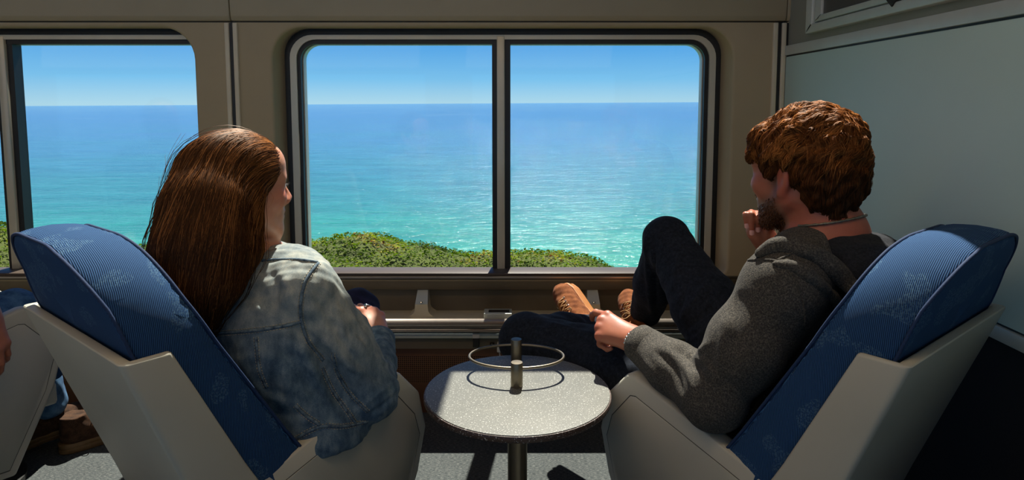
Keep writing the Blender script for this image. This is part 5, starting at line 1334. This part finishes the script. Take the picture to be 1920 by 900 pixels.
    st = [([(1210, 440), (1215, 520), (1225, 600)], 0.010, 0.007), ([(1225, 440), (1228, 520), (1232, 600)], 0.008, -0.007), ([(1330, 530), (1280, 590), (1225, 650)], 0.010, 0.006), ([(1345, 570), (1290, 615), (1230, 655)], 0.008, -0.006),
          ([(1350, 600), (1290, 640), (1240, 660)], 0.008, 0.006), ([(1270, 470), (1262, 540), (1240, 600)], 0.010, 0.004), ([(1180, 640), (1100, 625), (1010, 600)], 0.009, 0.005), ([(1170, 655), (1090, 640), (1000, 620)], 0.008, -0.005),
          ([(1150, 670), (1080, 655), (1040, 640)], 0.008, 0.004), ([(960, 580), (990, 575), (1020, 590)], 0.008, -0.004), ([(1200, 660), (1260, 650), (1320, 620)], 0.008, -0.005), ([(1290, 520), (1275, 580), (1250, 630)], 0.009, -0.004)]
    V = sculpt(V, Q, st); mk('jeans', V, Q, M['jeans'], root)
    # ---- shoes
    t1 = wA(1053, 540, 2.37); h1 = t1+nrm(wA(1122, 622, 2.18)-t1)*0.28
    shoe('shoe', h1, t1, A3(-0.62, -0.70, 0.15), (M['suede'], M['gum']), root, 0.28)
    t2 = wA(1176, 553, 2.42); h2 = t2+nrm(wA(1204, 640, 2.24)-t2)*0.28
    shoe('shoe', h2, t2, A3(-0.25, -0.85, 0.35), (M['suede'], M['gum']), root, 0.28)
    # ---- hair
    fh = Field(HC-0.2, HC+0.2, 0.0045)
    fh.ell(p(0, -0.026, 0.045), np.array([.090, .108, .092])*hs, HR, 0.02)
    fh.ell(p(0, -0.062, 0.0), np.array([.080, .072, .085])*hs, HR, 0.02)
    fh.rc(p(0, -0.060, -0.05), p(0, -0.062, -0.085), 0.056*hs, 0.040*hs, 0.02)
    fh.rc(p(-0.045, 0.050, 0.068), p(0.045, 0.050, 0.068), 0.028, 0.028, 0.02); fh.rc(p(-0.050, 0.074, 0.040), p(0.045, 0.078, 0.040), 0.016, 0.016, 0.015)
    for sx in (-1, 1): fh.rc(p(sx*0.070, 0.018, 0.03), p(sx*0.070, 0.020, -0.012), 0.016, 0.007, 0.012)
    fh.ell(p(0.0, 0.104, -0.068), np.array([.10, .080, .098])*hs, HR, 0.008, 's')
    for sx in (-1, 1): fh.ell(p(sx*0.088, -0.004, -0.026), np.array([.022, .024, .042])*hs, HR, 0.010, 's')
    V, Q = fh.mesh(2); V = wobble(V, Q, 0.004, 95, 2.5); V = wobble(V, Q, 0.002, 190, 4.1)
    hv = mk('hair', V, Q, M['hairm'], root); attr(hv, 'tint', 0.14+0.3*np.clip((((V-HC)@HR.T)[:, 2]-0.01)/0.05, 0, 1))  # shade low down and sun on top painted into the tint by height
    hbv = bvh_of(V, Q); nS, nP = 11000, 8
    Nn = vnormals(V, Q); loc = (V-HC)@HR.T/hs
    wg = np.where(loc[:, 2] > 0.02, 1.6, 0.8)*np.where(Nn@nrm(A3(-0.5, -1.2, 0.5)) > -0.3, 1, 0.1)
    ri = RNG.choice(len(V), nS, p=wg/wg.sum()); pos = V[ri]+RNG.normal(0, 0.0015, (nS, 3)); s0 = pos.copy()
    ctr = V[RNG.choice(len(V), 95, p=wg/wg.sum())]; lab = np.argmin(((s0[:, None]-ctr[None])**2).sum(2), 1)
    cdir = RNG.normal(0, 1, (95, 3)); csw = RNG.uniform(-1, 1, 95); clen = RNG.uniform(0.7, 1.3, 95)
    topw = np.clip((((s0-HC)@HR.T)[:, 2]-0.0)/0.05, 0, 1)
    crown = p(0.0, -0.045, 0.125); stp = np.where(topw > 0.4, 0.0075, 0.0055)*clen[lab]*RNG.uniform(0.7, 1.2, nS)
    P = np.zeros((nS, nP, 3)); PN = np.zeros((nS, nP, 3)); dirp = None; lift = RNG.uniform(0, 0.004, nS)
    for j in range(nP):
        nn = np.zeros((nS, 3)); cp = np.zeros((nS, 3))
        for i in range(nS):
            a, b, _, _ = hbv.find_nearest(Vector(pos[i])); cp[i] = a; nn[i] = b
        lf = lift*0.6+topw*0.006*np.sin(np.pi*(j/nP)**0.8*0.9)*(0.5+0.5*np.abs(csw[lab]))
        pos = cp+nn*lf[:, None]; P[:, j] = pos; PN[:, j] = nn
        away = pos-crown; fl2 = away/(np.linalg.norm(away, axis=1, keepdims=True)+0.02)*0.8-UP*(0.5+0.5*(1-topw))[:, None]+HR[1]*0.25*topw[:, None]+cdir[lab]*(0.20+0.55*topw)[:, None]
        fl2 = fl2+np.cross(nn, fl2)*(csw[lab]*topw*(j-3)/nP*2.4)[:, None]
        fl2 -= nn*(fl2*nn).sum(1, keepdims=True); fl2 /= np.linalg.norm(fl2, axis=1, keepdims=True)+1e-9
        dirp = fl2 if dirp is None else 0.5*dirp+0.5*fl2
        pos = pos+dirp*stp[:, None]
    strands_mesh('hair_strands', P, RNG.uniform(0.0004, 0.0007, nS), M['hairm'], hv, np.clip(0.24+0.14*csw[lab]*(0.4+topw)+RNG.normal(0, 0.13, nS)+0.36*topw, 0, 1), PN, 0.6)  # lower hairs tinted darker as shade, top ones lighter as sunlight
    return root
def adopt_empty(o, parent):
    o.parent = parent; o.matrix_parent_inverse = Matrix.Translation(-Vector(parent.location))
build_man()
# ------------------------------------------------------------------ the third traveller, mostly outside the left edge of the picture
def build_third():
    root = empty('person', (-1.75, 1.9, 0.0), world=True)
    tag(root, 'person in blue jeans and brown boots at the far left edge, mostly cut off', 'person')
    CF, CR = nrm(A3(0.63, 0.77, 0)), nrm(A3(0.77, -0.63, 0)); RT = np.array([CR, CF, UP])
    o = A3(-1.97, 1.63, 0)                        # chair origin
    pelvis = o+CF*0.40+UP*0.50; waist = o+CF*0.36+UP*0.60; chest = o+CF*0.30+UP*0.78; upper = o+CF*0.27+UP*0.90; neck = o+CF*0.25+UP*0.98; HC = o+CF*0.27+UP*1.10
    shR = upper+CR*0.17; elR = wA(-76, 488, 1.86); wrR = wA(-24, 596, 1.74)
    shL = upper-CR*0.17; elL = shL+CF*0.12-UP*0.27; wrL = elL+CF*0.20-CR*0.12
    hipR, hipL = pelvis+CR*0.09, pelvis-CR*0.09
    knR, knL = wA(24, 585, 2.05), wA(-70, 590, 2.08)
    anR, anL = A3(-1.60, 2.20, 0.12), A3(-1.72, 2.10, 0.11)
    fd = Field((-2.2, 1.5, 0.35), (-1.2, 2.2, 1.25), 0.005)
    HR = frame(CF); p = add_head(fd, HC, HR, 1.0, True)
    fd.rc(p(0, -0.02, -0.05), neck, 0.055, 0.058, 0.03); fd.rc(neck, upper, 0.06, 0.085, 0.04)
    for c, r in ((upper, (.15, .075, .055)), (chest, (.155, .10, .12)), (waist, (.14, .10, .11)), (pelvis, (.15, .11, .09))): fd.ell(c, r, RT, 0.04)
    fd.chain([shR, elR, wrR], [0.05, 0.040, 0.029], 0.02); fd.chain([shL, elL, wrL], [0.05, 0.040, 0.029], 0.02)
    add_hand(fd, wrR, wA(-8, 670, 1.72)-wrR, A3(0.75, -0.6, 0.1), 1.0, 1, [(15, 25, 20), (18, 28, 20), (22, 30, 20), (26, 30, 20)])
    add_hand(fd, wrL, CF-CR*0.5, UP, 1.0, 1, [(25, 30, 20)]*4)
    V, Q = fd.mesh(1); b = mk('body', V, Q, M['skinm'], root); attr(b, 'flush', np.zeros(len(V))); attr(b, 'beard', np.zeros(len(V)))
    fj = Field((-2.25, 1.5, 0.42), (-1.3, 2.15, 1.03), 0.006)
    for c, r in ((upper, (.165, .09, .06)), (chest, (.172, .118, .13)), (waist, (.162, .115, .12))): fj.ell(c, r, RT, 0.04)
    fj.rc(shR, shR*0.55+elR*0.45, 0.064, 0.058, 0.03); fj.rc(shL, shL*0.5+elL*0.5, 0.064, 0.058, 0.03)
    V, Q = fj.mesh(1); mk('shirt', V, Q, M['tee'], root)
    fl_ = Field((-2.2, 1.75, 0.08), (-1.3, 2.35, 0.72), 0.006)
    fl_.ell(pelvis, (.17, .13, .10), RT, 0.05)
    fl_.chain([hipR, knR, anR+UP*0.05], [0.092, 0.068, 0.055], 0.03); fl_.chain([hipL, knL, anL+UP*0.05], [0.092, 0.068, 0.055], 0.03)
    V, Q = fl_.mesh(1); V = wobble(V, Q, 0.002, 50, 2); mk('jeans', V, Q, M['bluejeans'], root)
    # boots: one nearly upright on its heel, one flat
    h1 = A3(-1.74, 2.14, 0.030); t1 = A3(-1.52, 2.30, 0.085)
    shoe('boot', h1, t1, A3(-0.15, -0.55, 1.0), (M['brownsuede'], M['darksole']), root, 0.285, M['orangelace'])
    h2 = wA(112, 858, 2.17); h2[2] = 0.021; t2 = h2+A3(0.20, 0.19, 0)
    shoe('boot', h2, t2, A3(0, 0, 1), (M['brownsuede'], M['darksole']), root, 0.285, M['lace'])
    fh = Field(HC-0.2, HC+0.2, 0.006); fh.ell(p(0, -0.02, 0.04), (.082, .10, .09), HR, 0.02); fh.ell(p(0, 0.10, -0.05), (.1, .08, .095), HR, 0.01, 's')
    V, Q = fh.mesh(1); h_ = mk('hair', V, Q, M['hairm'], root); attr(h_, 'tint', np.full(len(V), 0.3))
build_third()
